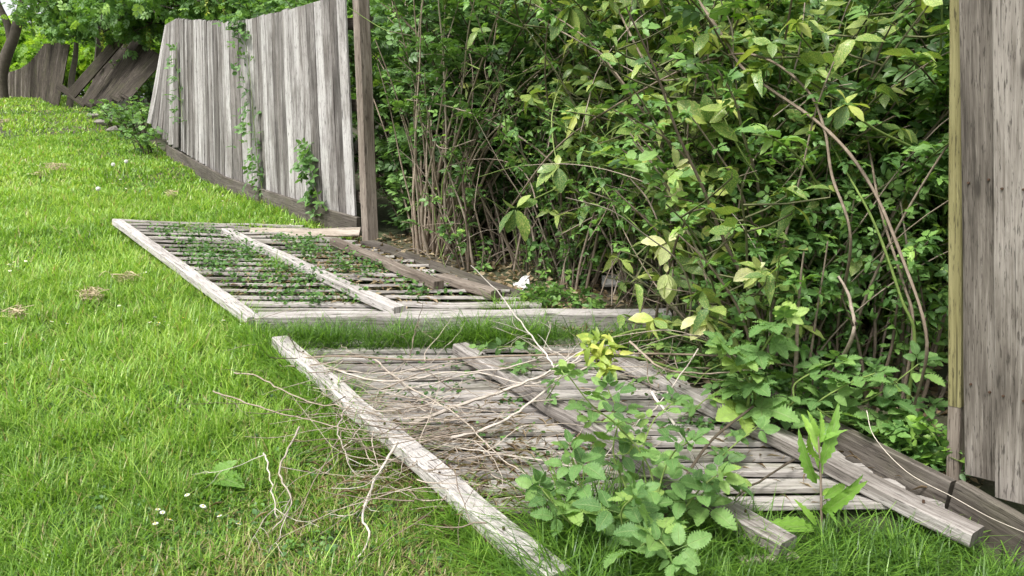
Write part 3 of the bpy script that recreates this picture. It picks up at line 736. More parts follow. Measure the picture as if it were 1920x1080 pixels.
# ------------------------------------------------------------------ shrubs of the hedge
HEDGE = 'shrubs and brambles of the overgrown hedge'
def curve_up(rng, base, hgt, lean, droop, n=8):
    """stem that rises, then arches over along 'lean' (xy)"""
    P = [base.copy()]; d = nrm(np.array([lean[0] * .35, lean[1] * .35, 1.0])); st = hgt / (n - 1)
    for i in range(n - 1):
        t = i / (n - 1)
        d = nrm(d + np.array([lean[0], lean[1], -.35 * droop]) * droop * t * .55 + np.array([rng.gauss(0, .08), rng.gauss(0, .08), rng.gauss(0, .04)]))
        P.append(P[-1] + d * st)
    return np.array(P)
def blocked(p):
    s_ = float(np.dot(p - O, u2)); w_ = float(np.dot(p - O, n2))
    h_ = p[2] - float(gz(p[0], p[1]))
    if 1.1 < s_ < 2.75 and w_ < .5 and .06 < h_ < .5: return True
    return (s_ < .38 and w_ < .16 and s_ > -6.5) or (s_ > 3.72 and w_ < .2) or (w_ < -.16 and s_ < 3)
def shrub(name, label, cat, base, nst, hgt, kind, seed, spread=.3, f0=.35, droop=.7, bias=(0, 0), dens=1.0, group=HEDGE, extra=0, erad=(.6, .6, .8), eh=1.3, lsz=1.0, thick=1.0):
    rng = random.Random(seed); nr = np.random.RandomState(seed)
    T, Lm, Bm, size, per, cl = {'bramble': (T_TRI, L_SMALL, B_CANE, .046, .045, 1), 'bigbramble': (T_TRI, L_BRAMBLE, B_GREEN, .075, .08, 1),
                                'aucuba': (T_AUC, L_AUCUBA, B_OLIVE, .102, .12, 5), 'fan': (T_TRI, L_SMALL, B_FAN, .046, .045, 1), 'privet': (T_SPRAY, L_DARK, B_DARK, .115, .045, 1),
                                'leafy': (T_SPRAY, L_SMALL, B_DARK, .13, .05, 1), 'backlit_tint': (T_TRI, L_LIGHT, B_GREEN, .06, .05, 1), 'sunny': (T_SPRAY, L_LIGHT, B_DARK, .2, .06, 1)}[kind]
    root = thing(name, label, cat, base, group)
    st = Acc(); fo = Acc(); pos = []; ax = []; no = []; sc = []; rr = []
    def leaf(p, a_, s_):
        if group == HEDGE and blocked(p + nrm(np.array(a_)) * s_): return
        pos.append(p); ax.append(a_); no.append((rng.gauss(0, .6) - .15, rng.gauss(0, .6) - .25, 1.0)); sc.append(s_ * rng.uniform(.65, 1.25) * lsz); rr.append(min(1, max(0, rng.gauss(.45, .28))))
    for i in range(nst):
        an = rng.uniform(0, 6.283); b = base + np.array([math.cos(an), math.sin(an), 0]) * spread * rng.random() ** .5; b[2] = gz(b[0], b[1]) - .03
        lean = np.array([math.cos(an) * .7 + bias[0] + rng.gauss(0, .3), math.sin(an) * .7 + bias[1] + rng.gauss(0, .3)])
        H = hgt * rng.uniform(.6, 1.15)
        P = smooth(curve_up(rng, b, H, lean, droop * rng.uniform(.4, 1.3)), 3)
        if group == HEDGE:
            bad = [q_ for q_ in range(len(P)) if blocked(P[q_])]
            if bad: P = P[:bad[0]]
            if len(P) < 4: continue
        tube(st, P, rng.uniform(.006, .012) * thick, .003, rng.random(), 5)
        L = H / (len(P) - 1); m = int(H * (1 - f0) / per * dens)
        for j in range(m):
            t = rng.uniform(f0, 1); x = t * (len(P) - 1); k = min(int(x), len(P) - 2); p = lerp(P[k], P[k + 1], x - k)
            a2 = rng.uniform(0, 6.283); o = np.array([math.cos(a2), math.sin(a2), rng.uniform(-.1, .7)])
            if cl == 1: leaf(p, o, size)
            else:
                ln = rng.uniform(.12, .38); q = p + nrm(o) * ln; q2 = q + np.array([0, 0, .03])
                tube(st, [p, lerp(p, q, .5) - UPZ * .01, q, q2], .0045, .003, .3 + .4 * rng.random(), 4)
                ph = rng.uniform(0, 6.283)
                for c in range(rng.randint(4, 7)):
                    a3 = ph + c * 2.4; leaf(q2, np.array([math.cos(a3), math.sin(a3), rng.uniform(-.75, .55)]), size * (1 - .05 * c))
    for i in range(extra):
        v = nrm(nr.normal(0, 1, 3)) * (nr.rand() ** .4) * np.array(erad); p = base + v + UPZ * eh
        if p[2] < gz(p[0], p[1]) + .25: continue
        leaf(p, np.array([nr.normal(), nr.normal(), nr.uniform(-.5, .5)]), size)
    pos = np.array(pos); ax = np.array(ax); no = np.array(no); sc = np.array(sc); rr = np.array(rr)
    pick = nr.rand(len(pos)); alt = ALT.get(kind, (T, T))
    for q_, tq in enumerate((T,) + alt):
        m_ = (pick >= q_ / 3) & (pick < (q_ + 1) / 3)
        if m_.any(): fo.inst(tq, pos[m_], ax[m_], no[m_], sc[m_], rr[m_], sx=nr.uniform(.75, 1.2, m_.sum()))
    st.build('stems', Bm, root, smooth=True); fo.build('foliage', Lm, root, smooth=True)
    return root
vw = nrm(np.array([-.45, -.9]))          # towards the viewer
ALT = {'aucuba': (T_AUC2, T_AUC3), 'bramble': (T_TRI2, T_TRI3), 'bigbramble': (T_TRI2, T_TRI3), 'backlit_tint': (T_TRI2, T_TRI3)}
b0 = vw * .12
shrub('bramble_thicket', 'fan of slim brown canes with small leaves right beside the brown fence post', 'bramble', hp(.42, .32), 62, 2.3, 'fan', 101, .20, .66, .5, (.3, -.1), .4, thick=1.25)
shrub('bramble_thicket', 'leafy mid green bramble spilling over the cane fan at the top of the hedge', 'bramble', hp(1.1, .75), 34, 2.7, 'bramble', 102, .3, .5, .6, (.1, -.15), 1.3, extra=2300, erad=(.85, .5, .5), eh=1.9)
shrub('bramble_thicket', 'small leaved bramble sprawling low over the litter right of the cane fan', 'bramble', hp(1.02, .25), 12, 1.15, 'bramble', 103, .15, .2, .9, (.0, -.3), 1.0)
shrub('spotted_laurel', 'leftmost spotted laurel, mostly dark, between the cane fan and the white litter', 'shrub', hp(1.6, .9), 15, 2.2, 'aucuba', 104, .25, .3, .5, tuple(b0), 1.15, extra=520, erad=(.5, .45, .75), eh=1.25)
shrub('spotted_laurel', 'spotted laurel with thick bundle of bare stems behind the pale slab', 'shrub', hp(2.2, .9), 28, 2.2, 'aucuba', 105, .2, .4, .5, tuple(b0), .9, extra=520, erad=(.5, .45, .75), eh=1.25)
shrub('spotted_laurel', 'big yellow green spotted laurel in the middle of the hedge', 'shrub', hp(2.75, .6), 20, 2.1, 'aucuba', 106, .25, .35, .5, tuple(b0), 1.15, extra=520, erad=(.5, .45, .75), eh=1.25)
shrub('spotted_laurel', 'spotted laurel with sparse leaves right of the arching brown cane', 'shrub', hp(3.2, .75), 12, 2.0, 'aucuba', 107, .25, .3, .5, tuple(b0), 1.15, extra=520, erad=(.5, .45, .75), eh=1.25)
shrub('bramble_thicket', 'large leaved bramble beside the yellowed post, backlit from behind', 'bramble', hp(3.35, .95), 20, 2.3, 'bigbramble', 108, .3, .35, .8, (-.35, .15), 1.2)
shrub('bramble_thicket', 'tangle of bare reddish canes at the right end of the hedge', 'bramble', hp(3.45, .35), 14, 1.9, 'bramble', 109, .35, .45, .5, (-.1, -.1), .6, thick=1.1)
for i, (s, ww, n_, H, k_, lab) in enumerate(((.95, .35, 7, 1.5, 'bramble', 'pale green bramble shoots growing up beside the cane fan'), (1.45, .75, 9, 1.5, 'bramble', 'small bramble climbing the dark hollow left of centre'), (1.95, .85, 8, .9, 'aucuba', 'small low spotted laurel behind the white litter'),
        (2.6, .28, 9, 1.3, 'bramble', 'thin bramble threading the middle of the spotted laurels'), (3.1, .3, 10, 1.1, 'aucuba', 'low spotted laurel shoots below the arching brown cane'), (3.3, .4, 12, 1.6, 'bramble', 'leafy bramble climbing the reddish canes'), (2.9, .95, 18, 2.4, 'bramble', 'tall bramble topping the right half of the hedge'), (3.5, 1.3, 26, 2.5, 'backlit_tint', 'pale green bramble, leaf colour brightened as if backlit, in the gap beside the yellowed post'), (2.2, .8, 20, 2.3, 'bramble', 'bramble mixed through the stem bundle laurel'), (3.2, .55, 14, 1.9, 'bramble', 'small leaved bramble over the right hand laurel'), (1.7, .5, 14, 1.9, 'bramble', 'small leaved bramble over the leftmost laurel'), (3.45, .25, 8, .9, 'bramble', 'low bramble shoots just left of the yellowed post foot'), (3.75, .6, 14, 1.3, 'bramble', 'bushy bramble in the shade behind the yellowed post'), (3.0, .75, 16, 1.8, 'bramble', 'mid height bramble behind the reddish canes'))):
    shrub('spotted_laurel' if k_ == 'aucuba' else 'bramble_thicket', lab, 'shrub' if k_ == 'aucuba' else 'bramble', hp(s, ww), n_, H, k_, 180 + i, .22, .05, .7, (-.05, -.1), 1.1, extra=0 if i == 0 else 380, erad=(.42, .42, H * .42), eh=H * .55)
for i, (s, ww, H, lab) in enumerate(((.1, 1.3, 2.6, 'dark privet bush in the shade directly behind the brown post'), (-.15, .75, 1.8, 'dark low privet added to blacken the gap right behind the brown post foot'), (.45, 1.0, 2.3, 'dark privet bush close behind the cane fan'), (1.0, 1.6, 2.7, 'dark privet bush deep behind the cane fan'),  # low privet at the post foot is added to turn the gap black
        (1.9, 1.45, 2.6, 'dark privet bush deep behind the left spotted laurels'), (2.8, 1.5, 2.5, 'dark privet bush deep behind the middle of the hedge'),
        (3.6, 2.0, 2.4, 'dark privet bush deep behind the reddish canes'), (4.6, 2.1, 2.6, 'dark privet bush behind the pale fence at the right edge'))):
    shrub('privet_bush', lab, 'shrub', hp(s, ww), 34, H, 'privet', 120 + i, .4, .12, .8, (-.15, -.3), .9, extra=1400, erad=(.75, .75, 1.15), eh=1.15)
for i, (s, ww, H, lab) in enumerate(((-.9, 1.5, 2.7, 'green bush just behind the right end of the standing fence'), (-2.2, 1.6, 2.7, 'green bush behind the middle of the standing fence'),
        (-3.6, 1.7, 2.8, 'green bush behind the left end of the standing fence'), (-5.2, 1.7, 2.8, 'green bush behind the leaning narrow fence bay'))):
    shrub('hedge_bush', lab, 'shrub', hp(s, ww), 34, H, 'leafy', 140 + i, .5, .3, .45, (.25, .2), 1.0, extra=1900, erad=(.95, .8, .9), eh=1.75)

def vine_tangle(name, label, bark, n, seed, lo, hi):
    a = Acc(); rng = random.Random(seed)
    for i in range(n):
        s_ = rng.uniform(.5, 3.6); w_ = rng.uniform(.02, .75); p = hp(s_, w_, rng.choice([0, 0, rng.uniform(.1, 1.4)])); d = nrm(np.array([rng.gauss(0, .45), rng.gauss(0, .35), 1.0])); Q = [p]
        L = rng.uniform(lo, hi); c = np.array([rng.gauss(0, .22), rng.gauss(0, .18), rng.gauss(-.10, .14)])
        for j in range(7):
            d = nrm(d + c + np.array([rng.gauss(0, .12), rng.gauss(0, .12), rng.gauss(0, .1)])); q = Q[-1] + d * L / 7
            if q[2] < gz(q[0], q[1]) + .02 or blocked(q): break
            Q.append(q)
        if len(Q) > 3: tube(a, smooth(Q, 3), rng.uniform(.002, .0055), .0015, rng.random(), 4)
    tag(a.build(name, bark, smooth=True), label, 'vines', kind='stuff')
vine_tangle('vine_tangle', 'tangle of thin pale dry vines and stalks threading the hedge', B_TWIG, 120, 301, .5, 1.8)
vine_tangle('vine_tangle', 'tangle of thin brown and dark stems deep in the hedge', B_CANE, 140, 302, .6, 2.2)
vine_tangle('vine_tangle', 'tangle of thin curling green stems in the hedge', B_GREEN, 110, 303, .4, 1.6)
# big feature leaves hanging out of the hedge
FACE = ([690, 744, 797, 857, 924, 1001, 1090, 1194, 1315, 1461, 1638, 1858], [5.92, 5.6, 5.3, 4.99, 4.68, 4.37, 4.06, 3.76, 3.45, 3.14, 2.83, 2.53])   # distance of the hedge face
def PH(px, py, d, k=.22): return PD(px, py, min(d, float(np.interp(px, *FACE)) - k))
def px_leaf(lst, b, t, d0, d1=None, raw=False):
    f = PD if raw else PH
    B = f(b[0], b[1], d0); Tt = f(t[0], t[1], d1 or d0 - .03); lst.append((B, Tt - B))
def sprig(label, stem, leaves, mat, tmpl, bark=B_GREEN, name='laurel_sprig', cat='sprig', r=.006, seed=0, sx=1.15, group=None):
    rng = np.random.RandomState(seed + 900)
    if 'lying' not in label: stem = [stem[0] + n2 * .55, stem[1] + n2 * .18] + list(stem[2:])
    root = thing(name, label, cat, stem[0], group); a = Acc(); tube(a, smooth(stem, 5), r, r * .55, .5, 6); a.build('stem', bark, root, smooth=True)
    f = Acc(); B = np.array([l[0] for l in leaves]); A = np.array([l[1] for l in leaves]); ln = np.linalg.norm(A, axis=1)
    no = np.tile(np.array([-.25, -.6, .75]), (len(B), 1)) + rng.normal(0, .45, (len(B), 3))
    f.inst(tmpl, B, A, no, ln, rng.rand(len(B)), sx=sx); f.build('leaves', mat, root, smooth=True); return root
def PHd(px, d): return min(d, float(np.interp(px, *FACE)) - .24)
def star(c, d, dirs, seed):
    rng = np.random.RandomState(seed); out = []
    for dx, dy in dirs:
        px_leaf(out, (c[0] + dx * .08, c[1] + dy * .08), (c[0] + dx, c[1] + dy), PHd(c[0], d), PHd(c[0], d) - rng.uniform(-.03, .06), True)
    return out
sprig('pale spotted laurel sprig of five broad leaves at the centre of the hedge', [PH(1300, 560, 4.1), PH(1290, 500, 3.9), PH(1262, 462, 3.75)],
      star((1252, 455), 3.75, [(-48, -8), (-10, 40), (12, 42), (30, -32), (28, 8), (-32, 26)], 1), L_PALE, T_AUCB, seed=1)
sprig('pale spotted laurel sprig hanging below the five leaf sprig', [PH(1300, 540, 4.0), PH(1270, 500, 3.8), PH(1250, 505, 3.75)],
      star((1250, 512), 3.75, [(-5, 48), (14, 60), (-14, 30), (18, 30), (-2, -18)], 2), L_PALE, T_AUCB, seed=2)
sprig('pale spotted laurel sprig above the five leaf sprig, on a long stem', [PH(1330, 350, 4.0), PH(1290, 330, 3.8), PH(1268, 310, 3.7)],
      star((1266, 315), 3.7, [(3, -42), (22, -20), (-4, 68), (-22, 24), (36, -4)], 3), L_PALE, T_AUCB, seed=3)
sprig('yellow spotted laurel sprig with one big upright leaf in the upper hedge', [PH(1345, 300, 4.0), PH(1338, 250, 3.8), PH(1328, 228, 3.7)],
      star((1328, 232), 3.7, [(-2, -54), (32, -20), (-34, -16), (60, 22), (48, -50), (-60, -42)], 4), L_AUCUBA, T_AUCB, seed=4)
sprig('spotted laurel sprig with drooping withered leaf left of centre', [PH(1010, 420, 4.9), PH(1030, 360, 4.7), PH(1046, 318, 4.6)],
      star((1046, 312), 4.6, [(0, -24), (-28, 22), (30, 28), (8, 44), (-46, 30), (-38, 5)], 5), L_AUCUBA, T_AUCB, seed=5)
sprig('spotted laurel sprig with one long leaf hanging over the dark hollow', [PH(940, 340, 5.1), PH(955, 375, 4.9), PH(968, 390, 4.8)],
      star((968, 390), 4.8, [(26, 56), (-18, 46), (-40, 38), (40, -20), (-30, -12), (22, -28)], 6), L_AUCUBA, T_AUCB, seed=6)
sprig('pale blotched laurel sprig with a blackened top low on the right', [PH(1460, 600, 3.5), PH(1425, 540, 3.4), PH(1415, 505, 3.35)],
      star((1415, 505), 3.35, [(-14, 38), (24, 30), (34, 8), (-36, 16), (8, -28), (18, -14)], 7), L_PALE, T_AUCB, seed=7)
sprig('withered blotched laurel sprig lying beside the end of the fallen post', [PH(1360, 640, 3.4), PH(1330, 600, 3.35), PH(1310, 592, 3.3)],
      star((1320, 592), 3.3, [(-20, 42), (24, 38), (-44, 14), (56, 8), (-30, -16), (20, -26), (70, 26), (2, 30)], 8), L_PALE, T_AUCB, seed=8)
def yellow_sprig():
    rng = random.Random(9); tips = [PH(1125, 668, 3.05), PH(1105, 652, 3.06), PH(1146, 655, 3.04), PH(1140, 690, 3.02), PH(1120, 640, 3.08)]; lv = []
    for t in tips:
        for k in range(13):
            lv.append((t + np.array([rng.gauss(0, .012) for _ in range(3)]), nrm(np.array([rng.gauss(0, 1), rng.gauss(0, .8), rng.gauss(.35, .6)])) * rng.uniform(.03, .07)))
    sprig('yellow green withering laurel cluster lying on the dead canes above the near panel', [PH(1290, 700, 3.2), PH(1200, 672, 3.12), PH(1150, 668, 3.06), tips[0]], lv, L_YELLOW, T_AUC2, seed=9, sx=1.1)
yellow_sprig()
sprig('spotted laurel sprig of upright young shoots at the right of the hedge', [PH(1600, 290, 3.6), PH(1590, 240, 3.5), PH(1588, 200, 3.45)],
      star((1588, 196), 3.45, [(-10, -32), (14, -28), (-40, 14), (36, 24), (-18, 42), (10, 30), (44, -4)], 10), L_AUCUBA, T_AUCB, seed=10)
sprig('yellowish laurel leaves hanging from the top edge of the hedge', [PH(1100, -60, 4.5), PH(1090, -20, 4.4), PH(1072, 10, 4.35)],
      star((1072, 12), 4.35, [(-12, 46), (-36, 32), (22, 40), (-26, -16), (30, 10), (4, 60), (-48, 56)], 11), L_AUCUBA, T_AUCB, seed=11)

# long canes arching out of the hedge
def PC(px, py, d, k=.03): return PD(px, py, min(d, float(np.interp(px, *FACE)) - k))
def cane(label, pts, r0, r1, bark, cat='cane', name='bramble_cane', group='long single canes in the hedge'):
    a = Acc(); P = smooth(pts, 7); r0 *= .72; r1 *= .6; tube(a, P, r0, r1, .5, 7, knob=.12)
    tag(a.build(name, bark, smooth=True, loc=P[0]), label, cat, group)
cane('long thick pale brown cane arching from the hedge top down to the right', [PC(1295, -20, 3.9), PC(1360, 75, 3.7), PC(1400, 135, 3.6), PC(1540, 235, 3.4), PC(1625, 335, 3.25), PC(1690, 480, 3.2), PC(1738, 640, 3.2), hp(4.02, .22, .15), hp(4.03, .24, -.03)], .010, .008, B_CANE)
cane('reddish cane rising from bottom left and bowing over at the hedge top', [hp(1.25, .5, -.02), hp(1.3, .3, .35), PC(975, 365, 4.8), PC(1060, 262, 4.6), PC(1230, 155, 4.2), PC(1350, 107, 3.9), PC(1430, 108, 3.7), PC(1510, 165, 3.55), PC(1545, 240, 3.45), PC(1560, 330, 3.4), PC(1595, 450, 3.4), hp(3.62, .35, .35), hp(3.62, .4, -.02)], .007, .009, B_CANE)
cane('thin pale cane sagging across the upper hedge', [PC(1010, 36, 4.6), PC(1100, 85, 4.4), PC(1200, 140, 4.1), PC(1260, 150, 4.0), PC(1330, 130, 3.9)], .006, .004, B_TWIG)
cane('short pale cane running down left of the leaf sprigs', [PC(1150, 0, 4.3, -.3), PC(1205, 110, 4.2), PC(1240, 160, 4.1), PC(1258, 230, 4.0), PC(1262, 330, 4.0), PC(1258, 420, 4.0), hp(2.85, .15, .2), hp(2.85, .2, -.02)], .008, .005, B_CANE)
cane('straight green stem leaning left at the right end of the hedge', [hp(3.95, .3, -.02), PC(1715, 640, 3.3, -.15), PC(1690, 560, 3.3, -.1), PC(1640, 420, 3.3, -.1), PC(1580, 310, 3.35, -.2), PC(1520, 200, 3.5, -.4)], .010, .005, B_GREEN)
cane('dark red stem standing beside the straight green stem', [hp(3.9, .35, -.02), PC(1712, 620, 3.5, -.2), PC(1690, 520, 3.5, -.2), PC(1650, 390, 3.5, -.25), PC(1628, 270, 3.55, -.4), PC(1600, 150, 3.7, -.6)], .009, .006, B_CANE)
cane('looping thin green vine in the middle of the hedge', [PC(1260, 260, 4.0), PC(1180, 230, 4.1), PC(1120, 270, 4.2), PC(1108, 310, 4.2), PC(1150, 380, 4.2), PC(1200, 430, 4.1)], .006, .005, B_GREEN)
cane('grey forked dead stick standing low at the right', [hp(3.55, .3, -.02), PC(1595, 640, 3.4), PC(1595, 570, 3.35), PC(1585, 540, 3.35), PC(1572, 518, 3.35)], .011, .007, B_TWIG)
cane('green cane trailing from the hedge over the top of the brown post', [PC(900, 130, 5.5), PC(800, 85, 5.5), PC(720, 55, 5.6), PC(655, 15, 5.7)], .006, .004, B_GREEN)
cane('bent pale stick hooked at the cane fan', [PC(808, 225, 5.6), PC(812, 262, 5.55), PC(835, 279, 5.5), PC(890, 262, 5.5)], .006, .005, B_TWIG)
cane('grey stick poking up in front of the bare stem bundle', [hp(2.75, .2, -.02), PC(1262, 520, 4.0), PC(1240, 435, 4.0), PC(1215, 375, 4.0), PC(1182, 335, 4.0)], .007, .006, B_TWIG)
cane('thin white dry stalk drooping over the right gravel board', [G(1625, 770, .25), G(1640, 820, .22), G(1701, 885, .17), G(1787, 932, .16), G(1860, 972, .15), G(1950, 1010, .14)], .0018, .0014, plain_mat('dry_stalk', (.5, .45, .38)))
cane('long reddish cane lying across above the near fallen panel', [G(560, 672, .10), G(640, 668, .14), G(790, 675, .16), G(940, 668, .2), G(1100, 664, .22), G(1260, 664, .22), G(1400, 672, .2), G(1530, 695, .15)], .006, .008, B_CANE)
cane('yellow green stem lying left to right beside the yellow sprig', [G(1130, 640, .25), G(1200, 618, .25), G(1270, 628, .25), G(1345, 648, .22)], .008, .007, B_GREEN)
cane('dark thorny bramble stem rising over the middle rail of the near panel', [G(1215, 1030, .12), PD(1260, 940, 2.5), PD(1300, 872, 2.6), PD(1340, 820, 2.75), PD(1412, 762, 2.9)], .009, .007, B_DARK)

# ------------------------------------------------------------------ dead branches on the near panel
DB = [([(769, 796, .1), (862, 760, .12), (947, 731, .15), (1031, 698, .2), (1090, 676, .22)], .010, 'thick pale dead branch lying diagonally across the near panel boards'),
      ([(844, 822, .09), (902, 807, .1), (973, 771, .13), (1040, 718, .18)], .008, 'bleached curved dead branch just below the thick diagonal one'),
      ([(745, 830, .16), (731, 853, .14), (707, 893, .1), (680, 964, .06), (693, 1004, .04), (667, 1053, .03)], .007, 'long crooked dead root trailing down off the rail into the grass'),
      ([(560, 800, .12), (538, 849, .1), (524, 889, .1), (547, 942, .08), (513, 993, .04)], .005, 'kinked pale dead twig hanging in the lawn left of the long root'),
      ([(495, 850, .12), (500, 862, .11), (511, 920, .08), (516, 971, .04)], .004, 'leftmost pale dead twig standing in the lawn'),
      ([(655, 760, .18), (644, 776, .16), (633, 813, .14), (658, 867, .08)], .005, 'short pale bent twig hanging over the dark grass beside the rail'),
      ([(650, 800, .14), (636, 818, .13), (591, 902, .1), (551, 987, .04)], .004, 'slim brown dead stem slanting down to the left in the grass'),
      ([(440, 700, .12), (482, 704, .15), (533, 733, .17), (587, 756, .18), (649, 764, .2), (720, 780, .15)], .005, 'upper brown dead branch reaching left over the lawn'),
      ([(400, 735, .1), (440, 747, .12), (511, 771, .15), (578, 787, .17), (649, 804, .18), (760, 815, .14)], .005, 'lower brown dead branch reaching left over the lawn'),
      ([(768, 668, .1), (780, 618, .22), (794, 569, .4)], .004, 'upright dry stick at the left in front of the fallen post'),
      ([(1040, 690, .2), (1021, 660, .22), (983, 613, .3), (939, 553, .42), (883, 497, .55)], .005, 'long thin stick leaning up over the fallen post'),
      ([(1310, 655, .35), (1240, 750, .22), (1170, 815, .12), (1120, 870, .06)], .004, 'thin white stick leaning left above the bottom rail'),
      ([(1222, 735, .3), (1280, 820, .2), (1302, 868, .12)], .006, 'pale stick crossing the thin white one on the near panel'),
      ([(1490, 862, .1), (1395, 920, .08), (1370, 945, .07)], .006, 'dark thorny cane stub lying across the right hand boards'),
      ([(1340, 900, .1), (1180, 890, .1), (1040, 868, .09), (930, 850, .09), (830, 835, .1)], .006, 'grey dead branch lying along the middle boards'),
      ([(600, 690, .1), (700, 700, .13), (800, 690, .16), (880, 668, .17)], .005, 'short dead branch curving below the long reddish cane'),
      ([(620, 690, .12), (720, 715, .14), (830, 700, .16), (950, 690, .18), (1060, 655, .2)], .006, 'long bent dead branch lying across the far end of the near panel'),
      ([(1100, 690, .2), (1000, 720, .16), (900, 700, .14), (800, 722, .12), (690, 735, .1)], .005, 'thin wavy dead branch just below the long bent one'),
      ([(1180, 640, .3), (1240, 690, .25), (1330, 700, .2), (1430, 690, .2)], .008, 'brown dead branch lying in the weeds at the far end of the bottom rail'),
      ([(700, 672, .1), (760, 720, .12), (860, 780, .13), (930, 850, .1), (1000, 900, .08)], .005, 'slim dead branch running down the boards beside the top rail'),
      ([(540, 625, .3), (560, 655, .18), (650, 700, .12), (760, 720, .1)], .004, 'wiry dead vine tangled over the top end of the rail')]
def twig_children(acc, P, r, rng, depth=1, n=4, reach=.28):
    for i in range(n):
        k = rng.randint(1, len(P) - 2); d = nrm(P[min(k + 1, len(P) - 1)] - P[k - 1])
        d = nrm(d + np.array([rng.gauss(0, .6), rng.gauss(0, .6), rng.gauss(0, .25)])); Q = [P[k]]
        L = reach * rng.uniform(.4, 1.2)
        for j in range(5):
            d = nrm(d + np.array([rng.gauss(0, .25), rng.gauss(0, .25), rng.gauss(0, .12)]))
            q = Q[-1] + d * L / 5; q[2] = max(q[2], gz(q[0], q[1]) + .05); Q.append(q)
        Q = smooth(Q, 2); tube(acc, Q, r * .6, r * .22, rng.random(), 4)
        if depth > 0: twig_children(acc, Q, r * .55, rng, depth - 1, 2, reach * .5)
rng = random.Random(44)
for pts, r, lab in DB:
    r *= .8 if any(w_ in lab for w_ in ('pale', 'bleached', 'long')) else .65
    a = Acc(); P = smooth([G(x, y, h) for x, y, h in pts], 6)
    P = P + np.array([[rng.gauss(0, .0025), rng.gauss(0, .0025), rng.gauss(0, .002)] for _ in P])
    tube(a, P, r, r * .5, rng.random(), 6, knob=.15); twig_children(a, P, r * .8, rng, 1, 3)
    tag(a.build('dead_branch', B_DARK if 'dark thorny' in lab else B_CANE if 'brown' in lab else B_PALE if any(w_ in lab for w_ in ('pale', 'bleached', 'white', 'long', 'grey')) else B_TWIG, smooth=True, loc=P[0]), lab, 'branch', 'dead branches on and around the near panel')
def twig_tangle():
    a = Acc(); rng = random.Random(45)
    for i in range(250):
        f = rng.random()
        if f < .6:
            t_ = rng.gauss(.5, .27); c = (lerp(600, 900, t_) + rng.gauss(10, 60), lerp(690, 905, t_) + rng.gauss(0, 28))
        elif f < .8: c = (rng.gauss(900, 120), rng.gauss(850, 60))
        else: c = (rng.gauss(1080, 130), rng.gauss(690, 25))
        p = G(c[0], c[1], rng.uniform(.05, .17)); an = rng.choice([0, math.pi]) + rng.gauss(.15, .55); d = np.array([math.cos(an), math.sin(an), rng.gauss(0, .12)])
        L = rng.uniform(.12, .5); Q = [p]
        for j in range(6):
            d = nrm(d + np.array([rng.gauss(0, .2), rng.gauss(0, .2), rng.gauss(0, .1)])); q = Q[-1] + d * L / 6; q[2] = max(q[2], gz(q[0], q[1]) + .055); Q.append(q)
        tube(a, smooth(Q, 2), rng.uniform(.0011, .003), .0008, rng.random(), 4)
    tag(a.build('twig_tangle', B_TWIG, smooth=True), 'tangle of fine dead twigs heaped on the near fallen panel', 'twigs', kind='stuff')
twig_tangle()

# ------------------------------------------------------------------ living plants in front
def plant(name, label, cat, stems, leaves, mat, tmpl, bark, seed, r=.006, group=None, nrmb=(-.1, -.35, 1.0), jit=.3, sx=1.0, tone=(.2, .9)):
    """stems: list of 3-D polylines; leaves: list of (base, vector); the leaf stalk starts on the stem"""
    rng = np.random.RandomState(seed)
    root = thing(name, label, cat, stems[0][0], group); a = Acc()
    for s in stems: tube(a, smooth(s, 6), r, r * .5, .5, 6)
    a.build('stems', bark, root, smooth=True)
    f = Acc(); B = np.array([l[0] for l in leaves]); A = np.array([l[1] for l in leaves]); ln = np.linalg.norm(A, axis=1)
    no = np.tile(np.array(nrmb, float), (len(B), 1)) + rng.normal(0, jit, (len(B), 3))
    f.inst(tmpl, B, A, no, ln, rng.uniform(*tone, len(B)), sx=sx); f.build('leaves', mat, root, smooth=True); return root
def auto_leaves(stems, per, size, seed, f0=.15, out=1.0, up=(-.1, .5)):
    rng = random.Random(seed); L = []
    for s in stems:
        P = smooth(s, 6); n = len(P); ph = rng.uniform(0, 6)
        for j in range(per):
            t = f0 + (1 - f0) * (j + rng.random() * .6) / per; x = min(t, .999) * (n - 1); k = min(int(x), n - 2); p = lerp(P[k], P[k + 1], x - k)
            a3 = ph + j * 2.4 + rng.gauss(0, .3)
            L.append((p, nrm(np.array([math.cos(a3) * out, math.sin(a3) * out, rng.uniform(*up)])) * size * rng.uniform(.7, 1.15) * (1 - .25 * t)))
        d = nrm(P[-1] - P[-3])
        for q in range(3): L.append((P[-1], nrm(d + np.array([math.cos(q * 2.1 + ph), math.sin(q * 2.1 + ph), .1]) * .9) * size * .5))
    return L
s1 = [G(1225, 1040), PD(1232, 960, 2.42), PD(1215, 872, 2.42), PD(1160, 800, 2.40), PD(1110, 760, 2.38), PD(1066, 705, 2.36)]
s2 = [G(1130, 1050), PD(1108, 960, 2.35), PD(1085, 900, 2.33), PD(1070, 850, 2.3)]
s3 = [G(1230, 1045), PD(1225, 980, 2.3), PD(1240, 900, 2.28), PD(1262, 850, 2.25), PD(1290, 830, 2.2)]
s4 = [G(1200, 1065), PD(1175, 1010, 2.2), PD(1165, 960, 2.15), PD(1190, 930, 2.1)]
s6 = [G(1190, 1075), PD(1200, 1030, 2.1), PD(1230, 1010, 2.02), PD(1260, 1040, 1.98)]
s5 = [G(1235, 1050), PD(1260, 990, 2.3), PD(1310, 920, 2.3), PD(1345, 890, 2.3)]
s7 = [G(1240, 1030), PD(1290, 960, 2.35), PD(1340, 905, 2.4), PD(1372, 905, 2.42)]
s8 = [G(1150, 1030), PD(1075, 985, 2.3), PD(1035, 940, 2.32), PD(1015, 915, 2.34)]
